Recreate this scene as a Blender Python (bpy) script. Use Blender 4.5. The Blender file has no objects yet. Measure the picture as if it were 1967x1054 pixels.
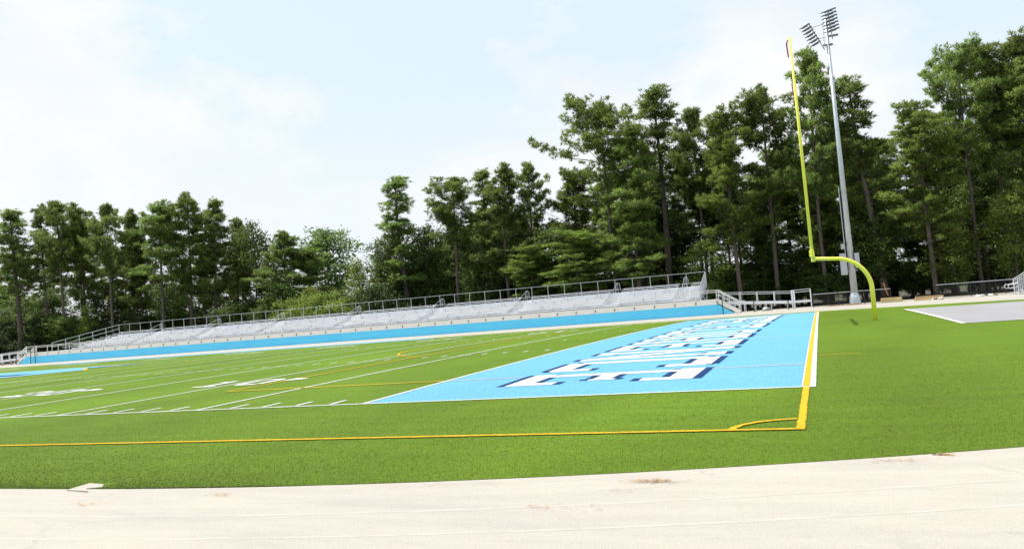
import bpy, math, random
import numpy as np
from mathutils import Vector, Matrix
R = math.radians
random.seed(7)
sc = bpy.context.scene
COL = sc.collection

# ---------------------------------------------------------------- camera, sky, sun, exposure
CAM = Vector((9.478, -15.705, 1.730))
HEAD, PITCH, ROLL, FPX, PPX, PPY = R(111.4632), R(3.5007), R(-4.5397), 1577.36, -35.54, -21.13
f_ = Vector((math.cos(HEAD)*math.cos(PITCH), math.sin(HEAD)*math.cos(PITCH), math.sin(PITCH)))
r0 = Vector((math.sin(HEAD), -math.cos(HEAD), 0)); u0 = r0.cross(f_)
r_ = math.cos(ROLL)*r0 + math.sin(ROLL)*u0; u_ = -math.sin(ROLL)*r0 + math.cos(ROLL)*u0
cd = bpy.data.cameras.new('camera'); cam = bpy.data.objects.new('camera', cd); COL.objects.link(cam)
m = Matrix((r_, u_, -f_)).transposed().to_4x4(); m.translation = CAM; cam.matrix_world = m
cd.sensor_width = 36; cd.lens = FPX/1967*36; cd.shift_x = -PPX/1967; cd.shift_y = PPY/1967
cd.clip_start = .1; cd.clip_end = 6000
sc.camera = cam

def at(u, v, Y):
    """point of the world plane y = Y seen at photograph pixel (u, v)"""
    d = f_ + (u-983.5-PPX)/FPX*r_ - (v-527-PPY)/FPX*u_
    return CAM + d*((Y-CAM.y)/d.y)
def on(u, v, z=0):
    d = f_ + (u-983.5-PPX)/FPX*r_ - (v-527-PPY)/FPX*u_
    return CAM + d*((z-CAM.z)/d.z)

SUN_EL, SUN_DIR = R(65), Vector((-math.cos(R(65)), 0.03, math.sin(R(65)))).normalized()
sl = bpy.data.lights.new('sun', 'SUN'); sl.energy = 4.2; sl.angle = R(.5); sl.color = (1, .955, .89)
so = bpy.data.objects.new('sun', sl); COL.objects.link(so)
so.rotation_euler = SUN_DIR.to_track_quat('Z', 'Y').to_euler(); so.location = (0, 0, 60)

w = bpy.data.worlds.new('World'); sc.world = w; w.use_nodes = True
nt = w.node_tree; N = nt.nodes; L = nt.links; N.clear()
out = N.new('ShaderNodeOutputWorld'); bg = N.new('ShaderNodeBackground'); bg.inputs[1].default_value = .12
sky = N.new('ShaderNodeTexSky'); sky.sky_type = 'NISHITA'; sky.sun_disc = False
sky.sun_elevation = SUN_EL; sky.sun_rotation = R(-90); sky.air_density = 1.2; sky.dust_density = 3.0; sky.ozone_density = 1.5
geo = N.new('ShaderNodeTexCoord')
sep = N.new('ShaderNodeSeparateXYZ'); L.new(geo.outputs['Generated'], sep.inputs[0])
ns = N.new('ShaderNodeTexNoise'); ns.inputs['Scale'].default_value = 2.6; ns.inputs['Detail'].default_value = 10; ns.inputs['Roughness'].default_value = .55
mp = N.new('ShaderNodeMapping'); mp.inputs['Location'].default_value = (6.1, 2.2, 0); mp.inputs['Scale'].default_value = (1, 1, 1.7); L.new(geo.outputs['Generated'], mp.inputs[0]); L.new(mp.outputs[0], ns.inputs['Vector'])
cr = N.new('ShaderNodeValToRGB'); cr.color_ramp.elements[0].position = .485; cr.color_ramp.elements[1].position = .585
L.new(ns.outputs[0], cr.inputs[0])
ns2 = N.new('ShaderNodeTexNoise'); ns2.inputs['Scale'].default_value = 4.5; ns2.inputs['Detail'].default_value = 7
L.new(mp.outputs[0], ns2.inputs['Vector'])

cr2 = N.new('ShaderNodeValToRGB')
cr2.color_ramp.elements[0].position = .35; cr2.color_ramp.elements[0].color = (6.2, 6.55, 6.95, 1)
cr2.color_ramp.elements[1].position = .6; cr2.color_ramp.elements[1].color = (7.1, 7.15, 7.2, 1)
L.new(ns2.outputs[0], cr2.inputs[0])
# thin high haze that pales the blue everywhere
hz = N.new('ShaderNodeMix'); hz.data_type = 'RGBA'; hz.inputs[0].default_value = .85; hz.inputs[7].default_value = (6.0, 6.9, 7.45, 1)
L.new(sky.outputs[0], hz.inputs[6])
mixc = N.new('ShaderNodeMix'); mixc.data_type = 'RGBA'
L.new(cr.outputs[0], mixc.inputs[0]); L.new(hz.outputs[2], mixc.inputs[6]); L.new(cr2.outputs[0], mixc.inputs[7])
hb = N.new('ShaderNodeValToRGB'); hb.color_ramp.elements[0].position = .02; hb.color_ramp.elements[0].color = (.85, .85, .85, 1); hb.color_ramp.elements[1].position = .27; hb.color_ramp.elements[1].color = (0, 0, 0, 1)
L.new(sep.outputs[2], hb.inputs[0])
hm = N.new('ShaderNodeMix'); hm.data_type = 'RGBA'; hm.inputs[7].default_value = (6.8, 7.0, 7.2, 1)
L.new(hb.outputs[0], hm.inputs[0]); L.new(mixc.outputs[2], hm.inputs[6]); L.new(hm.outputs[2], bg.inputs[0]); L.new(bg.outputs[0], out.inputs[0])
sc.view_settings.view_transform = 'Standard'; sc.view_settings.look = 'None'; sc.view_settings.gamma = 1
sc.view_settings.exposure = .25

# ---------------------------------------------------------------- helpers
def nodes(name):
    mt = bpy.data.materials.new(name); mt.use_nodes = True
    t = mt.node_tree; b = t.nodes['Principled BSDF']
    return mt, t, b
def noise(t, scale, detail=4, rough=.5, stretch=None, obj=False):
    tc = t.nodes.new('ShaderNodeTexCoord'); n = t.nodes.new('ShaderNodeTexNoise')
    n.inputs['Scale'].default_value = scale; n.inputs['Detail'].default_value = detail; n.inputs['Roughness'].default_value = rough
    src = tc.outputs['Object']
    if stretch:
        mp = t.nodes.new('ShaderNodeMapping'); mp.inputs['Scale'].default_value = stretch
        t.links.new(src, mp.inputs[0]); src = mp.outputs[0]
    t.links.new(src, n.inputs['Vector']); return n.outputs[0]
def ramp(t, src, stops):
    r = t.nodes.new('ShaderNodeValToRGB'); e = r.color_ramp.elements
    while len(e) < len(stops): e.new(.5)
    for k, (p, c) in enumerate(stops):
        e[k].position = p; e[k].color = (*c, 1) if len(c) == 3 else c
    t.links.new(src, r.inputs[0]); return r.outputs[0]
def mix(t, fac, a, b, mode='MIX'):
    n = t.nodes.new('ShaderNodeMix'); n.data_type = 'RGBA'; n.blend_type = mode
    for k, x in ((0, fac), (6, a), (7, b)):
        if isinstance(x, (int, float)): n.inputs[k].default_value = x
        elif isinstance(x, tuple): n.inputs[k].default_value = (*x, 1)
        else: t.links.new(x, n.inputs[k])
    return n.outputs[2]
def bump(t, b, src, strength, dist=.01):
    n = t.nodes.new('ShaderNodeBump'); n.inputs['Strength'].default_value = strength; n.inputs['Distance'].default_value = dist
    t.links.new(src, n.inputs['Height']); t.links.new(n.outputs[0], b.inputs['Normal'])
def simple(name, col, rough=.6, metal=0, var=.15, scale=3, bmp=0, spec=.5):
    mt, t, b = nodes(name)
    n = noise(t, scale, 6, .6)
    lo = tuple(c*(1-var) for c in col); hi = tuple(min(1, c*(1+var)) for c in col)
    t.links.new(ramp(t, n, [(.3, lo), (.7, hi)]), b.inputs['Base Color'])
    b.inputs['Roughness'].default_value = rough; b.inputs['Metallic'].default_value = metal
    b.inputs['Specular IOR Level'].default_value = spec
    if bmp: bump(t, b, noise(t, scale*12, 4), bmp)
    return mt
def turfmat(name, lo, mid, hi, big=.12):
    """short fibres: fine grain, broad soft patches, faint combed streaks"""
    mt, t, b = nodes(name)
    fine = noise(t, 60, 3, .7, (1, 1, 1)); c = ramp(t, fine, [(.32, lo), (.5, mid), (.68, hi)])
    grain = noise(t, 14, 5, .75); c = mix(t, .55, c, ramp(t, grain, [(.35, tuple(x*.62 for x in mid)), (.65, tuple(min(1, x*1.4) for x in mid))]))
    pat = noise(t, .22, 5, .6, (1, .45, 1)); k = ramp(t, pat, [(.3, (1-big,)*3), (.7, (1+big,)*3)])
    c = mix(t, 1.0, c, k, 'MULTIPLY')
    roll = noise(t, .22, 1, .4, (1, .015, 1)); k = ramp(t, roll, [(.4, (1-big*.5,)*3), (.6, (1+big*.5,)*3)])      # faint tone of the turf rolls
    c = mix(t, 1.0, c, k, 'MULTIPLY')
    comb = noise(t, 1.3, 4, .7, (.25, 1.6, 1)); k = ramp(t, comb, [(.35, (1-big*.6,)*3), (.65, (1+big*.6,)*3)])
    c = mix(t, 1.0, c, k, 'MULTIPLY')
    t.links.new(c, b.inputs['Base Color']); b.inputs['Roughness'].default_value = .72; b.inputs['Specular IOR Level'].default_value = .10
    b.inputs['Sheen Weight'].default_value = .16; b.inputs['Sheen Roughness'].default_value = .35; b.inputs['Sheen Tint'].default_value = (*[min(1, (q/max(hi))**1.2) for q in hi], 1)
    bump(t, b, noise(t, 45, 4, .8), .9, .02)
    return mt

M = {}
M['turf'] = turfmat('green_turf', (.046, .087, .006), (.098, .167, .010), (.182, .275, .022), .16)
mt, t, b = nodes('turf_fibre')
t.links.new(ramp(t, noise(t, 55, 3, .85), [(.3, (.05, .09, .01)), (.48, (.11, .172, .016)), (.62, (.20, .28, .05)), (.72, (.48, .53, .28))]), b.inputs['Base Color'])
b.inputs['Roughness'].default_value = .6; b.inputs['Specular IOR Level'].default_value = .3; M['blade'] = mt
M['blue_turf'] = turfmat('blue_turf', (.10, .31, .47), (.14, .39, .57), (.20, .48, .66), .05)
M['navy_turf'] = turfmat('navy_turf', (.004, .022, .075), (.008, .036, .115), (.02, .065, .17), .05)
M['white_turf'] = turfmat('white_turf', (.55, .56, .54), (.72, .73, .71), (.82, .83, .81), .04)
M['yellow_turf'] = turfmat('yellow_turf', (.50, .27, .012), (.72, .42, .02), (.85, .54, .05), .05)
M['pale_orange_turf'] = turfmat('pale_orange_turf', (.55, .45, .40), (.66, .54, .48), (.75, .62, .5), .05)
M['black'] = simple('black_coating', (.02, .02, .024), .5)
M['alu'] = simple('brushed_aluminium', (.78, .79, .82), .45, .25, .06, 1.2)
M['alu_plank'] = simple('aluminium_plank', (.80, .81, .84), .5, .2, .06, .7)
M['alu_mid'] = simple('bracket_grey', (.40, .40, .44), .6)
M['alu_riser'] = simple('riser_plank', (.66, .67, .71), .5, .2, .08, .7)
M['alu_dark'] = simple('dark_bracket', (.12, .12, .13), .6)
M['galv'] = simple('galvanised_steel', (.50, .54, .58), .42, .55, .1, 2)
M['cream_paint'] = simple('pale_steel', (.80, .775, .74), .5, .05, .05, 2)
M['yellow_paint'] = simple('lime_yellow_paint', (.82, .82, .08), .45, 0, .04, 2)
M['blue_panel'] = None
M['ribbon'] = simple('red_ribbon', (.42, .05, .12), .6)
M['wood'] = simple('fresh_lumber', (.60, .42, .20), .7, 0, .25, 2)
M['orange'] = simple('orange_stake', (.75, .32, .04), .6)
M['concrete'] = simple('concrete', (.60, .57, .52), .85, 0, .15, 2, .3)
M['grey_box'] = simple('grey_cabinet', (.42, .44, .46), .5, .2, .08)
M['lamp_body'] = simple('lamp_housing', (.16, .18, .21), .45, .4, .15)
M['straw'] = simple('dry_pine_straw', (.42, .25, .11), .9, 0, .4, 9)
M['house_wall'] = simple('house_wall', (.42, .38, .34), .8, 0, .1)
M['house_roof'] = simple('house_shingles', (.17, .16, .16), .9, 0, .2, 4)
M['white_sheet'] = simple('white_sheet', (.75, .75, .76), .6)
M['glass'] = simple('window_glass', (.05, .06, .07), .1)

mt, t, b = nodes('blue_corrugated_panel')
n = noise(t, .5, 4, .5, (1, 1, 6)); t.links.new(ramp(t, n, [(.3, (.095, .60, .96)), (.7, (.12, .67, .995))]), b.inputs['Base Color'])
b.inputs['Roughness'].default_value = .45; M['blue_panel'] = mt

mt, t, b = nodes('pale_track_surface')
A = noise(t, .35, 7, .62, (.35, 1, 1)); c = ramp(t, A, [(.30, (.335, .315, .29)), (.5, (.415, .385, .335)), (.72, (.47, .43, .36))])
B = noise(t, 1.6, 8, .7, (.3, 1.6, 1)); c = mix(t, .45, c, ramp(t, B, [(.33, (.30, .285, .27)), (.6, (.48, .44, .38))]))
S = noise(t, 2.6, 3, .5, (.35, 1.3, 1)); c = mix(t, ramp(t, S, [(.66, (0, 0, 0)), (.76, (.45, .45, .45))]), c, (.44, .30, .18))
G = noise(t, 120, 3, .8); c = mix(t, .35, c, ramp(t, G, [(.3, (.13, .125, .12)), (.62, (.62, .57, .50))]))
vo = t.nodes.new('ShaderNodeTexVoronoi'); vo.feature = 'DISTANCE_TO_EDGE'; vo.inputs['Scale'].default_value = .42
tcv = t.nodes.new('ShaderNodeTexCoord'); wn = t.nodes.new('ShaderNodeTexNoise'); wn.inputs['Scale'].default_value = 2.2; wn.inputs['Detail'].default_value = 6
av = t.nodes.new('ShaderNodeMix'); av.data_type = 'RGBA'; av.blend_type = 'ADD'; av.inputs[0].default_value = .7
t.links.new(tcv.outputs['Object'], wn.inputs['Vector']); t.links.new(tcv.outputs['Object'], av.inputs[6]); t.links.new(wn.outputs['Color'], av.inputs[7]); t.links.new(av.outputs[2], vo.inputs['Vector'])
ck = ramp(t, vo.outputs['Distance'], [(0, (.30, .30, .30)), (.014, (0, 0, 0))]); sel = noise(t, .5, 2, .5); ck2 = mix(t, 1.0, ck, ramp(t, sel, [(.50, (0, 0, 0)), (.60, (1, 1, 1))]), 'MULTIPLY')
c = mix(t, ck2, c, (.24, .225, .205))
sm = noise(t, 5.5, 6, .75, (.6, 1, 1)); c = mix(t, ramp(t, sm, [(.60, (0, 0, 0)), (.70, (.35, .35, .35))]), c, (.27, .26, .25))
t.links.new(c, b.inputs['Base Color']); b.inputs['Roughness'].default_value = .9; b.inputs['Specular IOR Level'].default_value = .2
bump(t, b, noise(t, 90, 4, .8), .5, .006); M['track'] = mt
M['track_seam'] = simple('pale_seam', (.44, .41, .365), .9, 0, .12, 3)
mt, t, b = nodes('grey_asphalt')
A = noise(t, .4, 6, .6, (1, .5, 1)); c = ramp(t, A, [(.3, (.235, .225, .24)), (.7, (.30, .29, .30))])
t.links.new(mix(t, .3, c, ramp(t, noise(t, 90, 2), [(.3, (.2, .2, .2)), (.7, (.45, .44, .45))])), b.inputs['Base Color'])
b.inputs['Roughness'].default_value = .9; M['asphalt'] = mt
mt, t, b = nodes('forest_floor')
A = noise(t, .3, 8, .65); c = ramp(t, A, [(.3, (.035, .028, .016)), (.5, (.06, .05, .025)), (.68, (.05, .07, .02))])
t.links.new(c, b.inputs['Base Color']); b.inputs['Roughness'].default_value = .95; M['floor'] = mt

def leafmat(name, dark, light, trans=.3):
    mt, t, b = nodes(name)
    oi = t.nodes.new('ShaderNodeObjectInfo')
    n = noise(t, .55, 3, .6); f = noise(t, 5, 2, .6)
    c = ramp(t, n, [(.32, dark), (.68, light)])
    c = mix(t, .4, c, ramp(t, f, [(.3, tuple(x*.7 for x in dark)), (.7, tuple(x*1.25 for x in light))]))
    hs = t.nodes.new('ShaderNodeHueSaturation'); t.links.new(c, hs.inputs['Color'])
    for lo, hi, k in ((.485, .51, 'Hue'), (.75, 1.3, 'Value')):
        mr = t.nodes.new('ShaderNodeMapRange'); mr.inputs[3].default_value = lo; mr.inputs[4].default_value = hi
        t.links.new(oi.outputs['Random'], mr.inputs[0]); t.links.new(mr.outputs[0], hs.inputs[k])
    c = hs.outputs[0]
    t.links.new(c, b.inputs['Base Color']); b.inputs['Roughness'].default_value = .6; b.inputs['Specular IOR Level'].default_value = .15
    tr = t.nodes.new('ShaderNodeBsdfTranslucent'); t.links.new(c, tr.inputs[0])
    ms = t.nodes.new('ShaderNodeMixShader'); ms.inputs[0].default_value = trans
    t.links.new(b.outputs[0], ms.inputs[1]); t.links.new(tr.outputs[0], ms.inputs[2])
    t.links.new(ms.outputs[0], t.nodes['Material Output'].inputs[0])
    return mt
M['needles'] = leafmat('pine_needles', (.050, .090, .026), (.30, .40, .09), .40)
M['needles_light'] = leafmat('light_pine_needles', (.095, .16, .034), (.33, .46, .095), .42)
M['leaves'] = leafmat('broad_leaves', (.040, .078, .022), (.19, .28, .065), .4)
M['leaves_light'] = leafmat('light_broad_leaves', (.11, .17, .03), (.30, .39, .08), .4)
M['leaves_dark'] = leafmat('shade_toned_broad_leaves', (.020, .036, .012), (.075, .11, .03), .2)  # broad-leaf colour darkened to stand in for shade deep in the wood
M['bark'] = simple('pine_bark', (.105, .084, .072), .95, 0, .45, 6, .6)
M['dead_wood'] = simple('dead_wood', (.26, .20, .17), .9, 0, .2)

class MB:
    """collects boxes, bars and tubes into one mesh"""
    def __init__(s): s.v = []; s.f = []; s.mi = []; s.cur = 0; s.smooth = False
    def face(s, pts):
        k = len(s.v); s.v += [tuple(p) for p in pts]; s.f.append(tuple(range(k, k+len(pts)))); s.mi.append(s.cur)
    def hexa(s, P):
        k = len(s.v); s.v += [tuple(p) for p in P]
        for q in ((0, 3, 2, 1), (4, 5, 6, 7), (0, 1, 5, 4), (1, 2, 6, 5), (2, 3, 7, 6), (3, 0, 4, 7)):
            s.f.append(tuple(k+i for i in q)); s.mi.append(s.cur)
    def box(s, x0, x1, y0, y1, z0, z1):
        s.hexa([(x0, y0, z0), (x1, y0, z0), (x1, y1, z0), (x0, y1, z0), (x0, y0, z1), (x1, y0, z1), (x1, y1, z1), (x0, y1, z1)])
    def tube(s, pts, rad, n=8, cap=True):
        pts = [Vector(p) for p in pts]; rad = rad if isinstance(rad, (list, tuple)) else [rad]*len(pts)
        k = len(s.v); prev = None
        for i, p in enumerate(pts):
            d = (pts[min(i+1, len(pts)-1)]-pts[max(i-1, 0)]).normalized()
            a = (prev if prev else (Vector((0, 0, 1)) if abs(d.z) < .9 else Vector((1, 0, 0))))
            a = (a - d*a.dot(d)).normalized(); prev = a; c = d.cross(a)
            for j in range(n):
                th = 2*math.pi*j/n; s.v.append(tuple(p + (a*math.cos(th)+c*math.sin(th))*rad[i]))
        for i in range(len(pts)-1):
            for j in range(n):
                s.f.append((k+i*n+j, k+i*n+(j+1) % n, k+(i+1)*n+(j+1) % n, k+(i+1)*n+j)); s.mi.append(s.cur)
        if cap:
            s.f.append(tuple(k+j for j in range(n))[::-1]); s.mi.append(s.cur)
            e = k+(len(pts)-1)*n; s.f.append(tuple(e+j for j in range(n))); s.mi.append(s.cur)
    def bar(s, a, b, wy, wz):
        """rectangular bar from a to b (horizontal thickness wy, vertical thickness wz)"""
        a = Vector(a); b = Vector(b); d = (b-a).normalized()
        up = Vector((0, 0, 1)) if abs(d.z) < .95 else Vector((0, 1, 0))
        sd = d.cross(up).normalized()*wy/2; up = sd.cross(d).normalized()*wz/2
        s.hexa([a-sd-up, a+sd-up, b+sd-up, b-sd-up, a-sd+up, a+sd+up, b+sd+up, b-sd+up])
    def build(s, name, mats, parent=None, smooth=False):
        me = bpy.data.meshes.new(name); me.from_pydata(s.v, [], s.f)
        mats = mats if isinstance(mats, (list, tuple)) else [mats]
        for q in mats: me.materials.append(q)
        if len(mats) > 1: me.polygons.foreach_set('material_index', s.mi)
        if smooth: me.polygons.foreach_set('use_smooth', [True]*len(me.polygons))
        me.update()
        o = bpy.data.objects.new(name, me); COL.objects.link(o)
        if parent is not None:
            o.parent = parent; o.matrix_parent_inverse = Matrix.Translation(-Vector(parent.location))
        return o
def tag(o, label=None, cat=None, group=None, kind=None):
    for k, x in (('label', label), ('category', cat), ('group', group), ('kind', kind)):
        if x: o[k] = x
    return o
def empty(name, loc, label, cat, group=None):
    o = bpy.data.objects.new(name, None); COL.objects.link(o); o.location = loc; o.empty_display_size = .3
    return tag(o, label, cat, group)
def structure(o): o['kind'] = 'structure'; return o

# ---------------------------------------------------------------- ground, track, turf
YC = 24.384
def crown(y):
    t_ = min(abs(y-YC)/24.384, 1.0); return .12*(1-t_*t_)
YD = .9144
TC, TR0, TR1 = 21.9, 30.05, 43.3        # track bend: centre y, inner and outer radius
def track_pt(r, s):
    """s<0 near straight, 0..1 bend, >1 far straight"""
    if s < 0: return (s*160, TC-r)
    if s > 1: return (-(s-1)*160, TC+r)
    a = -math.pi/2 + math.pi*s; return (.3+r*math.cos(a), TC+r*math.sin(a))
SS = [-1, -.6, -.3, -.1, -.05] + [i/160 for i in range(161)] + [1.05, 1.1, 1.3, 1.6, 2]

g = MB(); g.face([(-900, -500, -.16), (900, -500, -.16), (900, 1100, -.16), (-900, 1100, -.16)])
structure(g.build('ground', M['floor']))
def turf_edge(r, s, jit=0):
    x, y = track_pt(r, s); return (x, y, crown(y))
# turf sheet: rows in y, clipped by the inner edge of the track
g = MB()
ys = [TC-TR0+.0001] + [TC-TR0+.25*i for i in range(1, 16)] + [y for y in np.arange(-4, 52, .5)][1:-1] + [TC+TR0-.0001]
ys = sorted(set([float(y) for y in ys if TC-TR0 <= y <= TC+TR0]))
def xr(y): return .3+math.sqrt(max(0, TR0**2-(y-TC)**2))
for a, c in zip(ys[:-1], ys[1:]):
    xs0 = [-160, -60, -30, -12, -4, .2]
    n = 8
    A_ = xs0+[.2+(xr(a)-.2)*k/n for k in range(1, n+1)]; C_ = xs0+[.2+(xr(c)-.2)*k/n for k in range(1, n+1)]
    for i in range(len(A_)-1):
        g.face([(A_[i], a, crown(a)), (A_[i+1], a, crown(a)), (C_[i+1], c, crown(c)), (C_[i], c, crown(c))])
turf = structure(g.build('turf_field', M['turf']))
def ringstrip(name, r0, r1, z0, z1, mat, ss=SS):
    g = MB()
    for a, c in zip(ss[:-1], ss[1:]):
        p = [track_pt(r0, a), track_pt(r1, a), track_pt(r1, c), track_pt(r0, c)]
        g.face([(p[0][0], p[0][1], z0), (p[1][0], p[1][1], z1), (p[2][0], p[2][1], z1), (p[3][0], p[3][1], z0)])
    return structure(g.build(name, mat))
ZT = .014
ringstrip('running_track', TR0-.3, TR1+1.2, ZT-.036, ZT-.036, M['track'])
def trk(r0, r1): return r0, r1
g = MB()                                                    # the flat kerb band next to the turf
for a, c in zip(SS[:-1], SS[1:]):
    q = [track_pt(r, s) for r, s in ((TR0+.012, a), (TR0+.16, a), (TR0+.16, c), (TR0+.012, c))]
    zt = -.002; zb = ZT-.06
    g.hexa([(q[0][0], q[0][1], zb), (q[1][0], q[1][1], zb), (q[2][0], q[2][1], zb), (q[3][0], q[3][1], zb),
            (q[0][0], q[0][1], zt), (q[1][0], q[1][1], ZT-.0355), (q[2][0], q[2][1], ZT-.0355), (q[3][0], q[3][1], zt)])
structure(g.build('track_kerb', M['track']))
g = MB()
for rr in (1.18, 1.98, 3.1, 4.2, 5.3, 6.4):
    for a, c in zip(SS[:-1], SS[1:]):
        p = [track_pt(TR0+rr, a), track_pt(TR0+rr+.05, a), track_pt(TR0+rr+.05, c), track_pt(TR0+rr, c)]
        g.face([(*k, ZT-.036+.001) for k in p])
structure(g.build('track_lane_lines', M['track_seam']))
# apron beyond the far track up to fence and stand
g = MB(); g.face([(-160, TC+TR1-2.0, -.11), (60, TC+TR1-2.0, -.11), (60, 75.2, -.11), (-160, 75.2, -.11)])
structure(g.build('gravel_apron', simple('pale_gravel', (.40, .36, .315), .95, 0, .2, .8)))

# ---------------------------------------------------------------- painted turf markings
def fuzz(a, b, wid, amp, step=.03, seed=1):
    """outline of a straight strip with tufted, uneven edges"""
    return a, b, wid, amp, step, seed
class Paint(MB):
    def quad(s, x0, x1, y0, y1, z):
        s.face([(x0, y0, crown(y0)+z), (x1, y0, crown(y0)+z), (x1, y1, crown(y1)+z), (x0, y1, crown(y1)+z)])
    def vert(s, x0, x1, y0, y1, z, amp=0, step=None):
        """strip along y following the crown; amp roughens its long edges"""
        rnd = random.Random(int((x0+y0)*1000) & 0xffff)
        step = step or (.04 if amp else .6); n = max(1, int((y1-y0)/step)); pts = []
        for i in range(n+1):
            y = y0+(y1-y0)*i/n; pts.append((x0+rnd.uniform(-amp, amp), x1+rnd.uniform(-amp, amp), y))
        for p, q in zip(pts[:-1], pts[1:]):
            s.face([(p[0], p[2], crown(p[2])+z), (p[1], p[2], crown(p[2])+z), (q[1], q[2], crown(q[2])+z), (q[0], q[2], crown(q[2])+z)])
    def horiz(s, x0, x1, y0, y1, z, amp=0, step=.04):
        rnd = random.Random(int((x1+y1)*1000) & 0xffff)
        n = max(1, int((x1-x0)/step)) if amp else 1; pts = []
        for i in range(n+1):
            x = x0+(x1-x0)*i/n; pts.append((x, y0+rnd.uniform(-amp, amp), y1+rnd.uniform(-amp, amp)))
        for p, q in zip(pts[:-1], pts[1:]):
            s.face([(p[0], p[1], crown(p[1])+z), (q[0], q[1], crown(q[1])+z), (q[0], q[2], crown(q[2])+z), (p[0], p[2], crown(p[2])+z)])
    def arc(s, cx, cy, r, wid, a0, a1, z, n=60, amp=0):
        rnd = random.Random(5); pts = []
        for i in range(n+1):
            a = a0+(a1-a0)*i/n; ra = r-wid/2+rnd.uniform(-amp, amp); rb = r+wid/2+rnd.uniform(-amp, amp)
            pts.append(((cx+ra*math.cos(a), cy+ra*math.sin(a)), (cx+rb*math.cos(a), cy+rb*math.sin(a))))
        for p, q in zip(pts[:-1], pts[1:]):
            s.face([(*k, crown(k[1])+z) for k in (p[0], p[1], q[1], q[0])])
XE = 9.144; W = 2*YC; LW = .1016
# end zone
P = Paint(); P.vert(.05, XE-.115, .005, W-.005, .004); structure(P.build('end_zone', M['blue_turf']))

def cells(mask, x0, y0, c, z, paint):
    """mask[iy, ix] -> strips run along x"""
    for iy in range(mask.shape[0]):
        row = mask[iy].astype(np.int8); d = np.diff(np.r_[0, row, 0]); st = np.where(d == 1)[0]; en = np.where(d == -1)[0]
        for a, e in zip(st, en): paint.quad(x0+a*c, x0+e*c, y0+iy*c, y0+(iy+1)*c, z)
def rects(a, c, x0, y0, R_):
    for (xa, xb, ya, yb) in R_:
        a[max(0, int(round((ya-y0)/c))):int(round((yb-y0)/c)), max(0, int(round((xa-x0)/c))):int(round((xb-x0)/c))] = 1
# varsity letters: s runs left->right of the letter (= towards the near sideline), t bottom->top (= towards the end line)
Hh = 4.3; T = .5; X0 = 2.45
def letter(ch, wd):
    """list of rects (s0,s1,t0,t1) and diagonals ('d', s0,t0,s1,t1,width)"""
    b = T; A = .55; e = .46; K = 1.15
    if ch in 'EF':
        r = [(.15, .15+b, 0, Hh), (0, wd, Hh-A, Hh), (wd-e, wd, Hh-K, Hh), (.15, wd-.55, Hh/2-.22, Hh/2+.22), (wd-.75, wd-.55, Hh/2-.3, Hh/2+.3)]
        r += [(0, wd, 0, A), (wd-e, wd, 0, K)] if ch == 'E' else [(0, wd*.55, 0, A)]
        return r
    if ch == 'L': return [(.15, .15+b, 0, Hh), (0, wd*.5, Hh-A, Hh), (0, wd, 0, A), (wd-e, wd, 0, K)]
    if ch == 'C': return [(0, .58, .35, Hh-.35), (.25, wd-.15, Hh-A, Hh), (.25, wd-.15, 0, A), (wd-.5, wd, Hh-K, Hh-.12), (wd-.5, wd, .12, K)]
    if ch == 'O': return [(0, .58, .35, Hh-.35), (wd-.58, wd, .35, Hh-.35), (.25, wd-.25, Hh-A, Hh), (.25, wd-.25, 0, A)]
    if ch == 'S': return [(0, b, Hh/2, Hh-.35), (.25, wd-.25, Hh-A, Hh), (.25, wd-.25, 0, A), (.2, wd-.2, Hh/2-.28, Hh/2+.28), (wd-b, wd, .35, Hh/2), (wd-.45, wd, Hh-K, Hh-.2), (0, .45, .2, K)]
    if ch == 'T': return [(0, wd, Hh-A, Hh), (0, .42, Hh-K, Hh), (wd-.42, wd, Hh-K, Hh), (wd/2-b/2, wd/2+b/2, 0, Hh), (wd/2-.65, wd/2+.65, 0, A)]
    if ch == 'N': return [(.2, .2+.45, 0, Hh), (wd-.2-.45, wd-.2, 0, Hh), (0, .95, 0, A), (0, .85, Hh-A, Hh), (wd-.95, wd, Hh-A, Hh), (wd-.7, wd-.1, 0, A*.7), ('d', .4, Hh-.15, wd-.5, .15, .55)]
    if ch == 'R': return [(.15, .15+b, 0, Hh), (0, wd-.3, Hh-A, Hh), (0, 1.1, 0, A), (wd-.1-b, wd-.1, Hh/2, Hh-.3), (.15, wd-.3, Hh/2-.22, Hh/2+.22), (wd-.3-b, wd-.3, .2, Hh/2), (wd-1.1, wd, 0, A)]
    if ch == 'W': return [(0, 1.0, Hh-A, Hh), (wd-1.0, wd, Hh-A, Hh), (wd/2-.4, wd/2+.4, Hh-A, Hh), ('d', .5, Hh-.1, wd*.28, .1, .6), ('d', wd*.28, .1, wd/2, Hh-.2, .5), ('d', wd/2, Hh-.2, wd*.72, .1, .5), ('d', wd*.72, .1, wd-.5, Hh-.1, .6)]
c_ = .04; x0_, y0_ = 2.0, 1.6; ny, nx = int(46/c_), int(5.4/c_)
mask = np.zeros((ny, nx), np.int8)
yy, xx = np.mgrid[0:ny, 0:nx]; yy = (yy+.5)*c_+y0_; xx = (xx+.5)*c_+x0_
WORD = [('E', 2.25, 4.6), ('C', 5.4, 8.05), ('N', 8.6, 11.7), ('E', 12.5, 15.2), ('R', 16.1, 19.1), ('O', 20.1, 22.7), ('L', 23.7, 26.2), ('F', 26.9, 29.5),
        ('T', 31.9, 34.7), ('S', 35.5, 38.1), ('E', 38.9, 41.5), ('W', 42.3, 46.4)]
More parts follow.
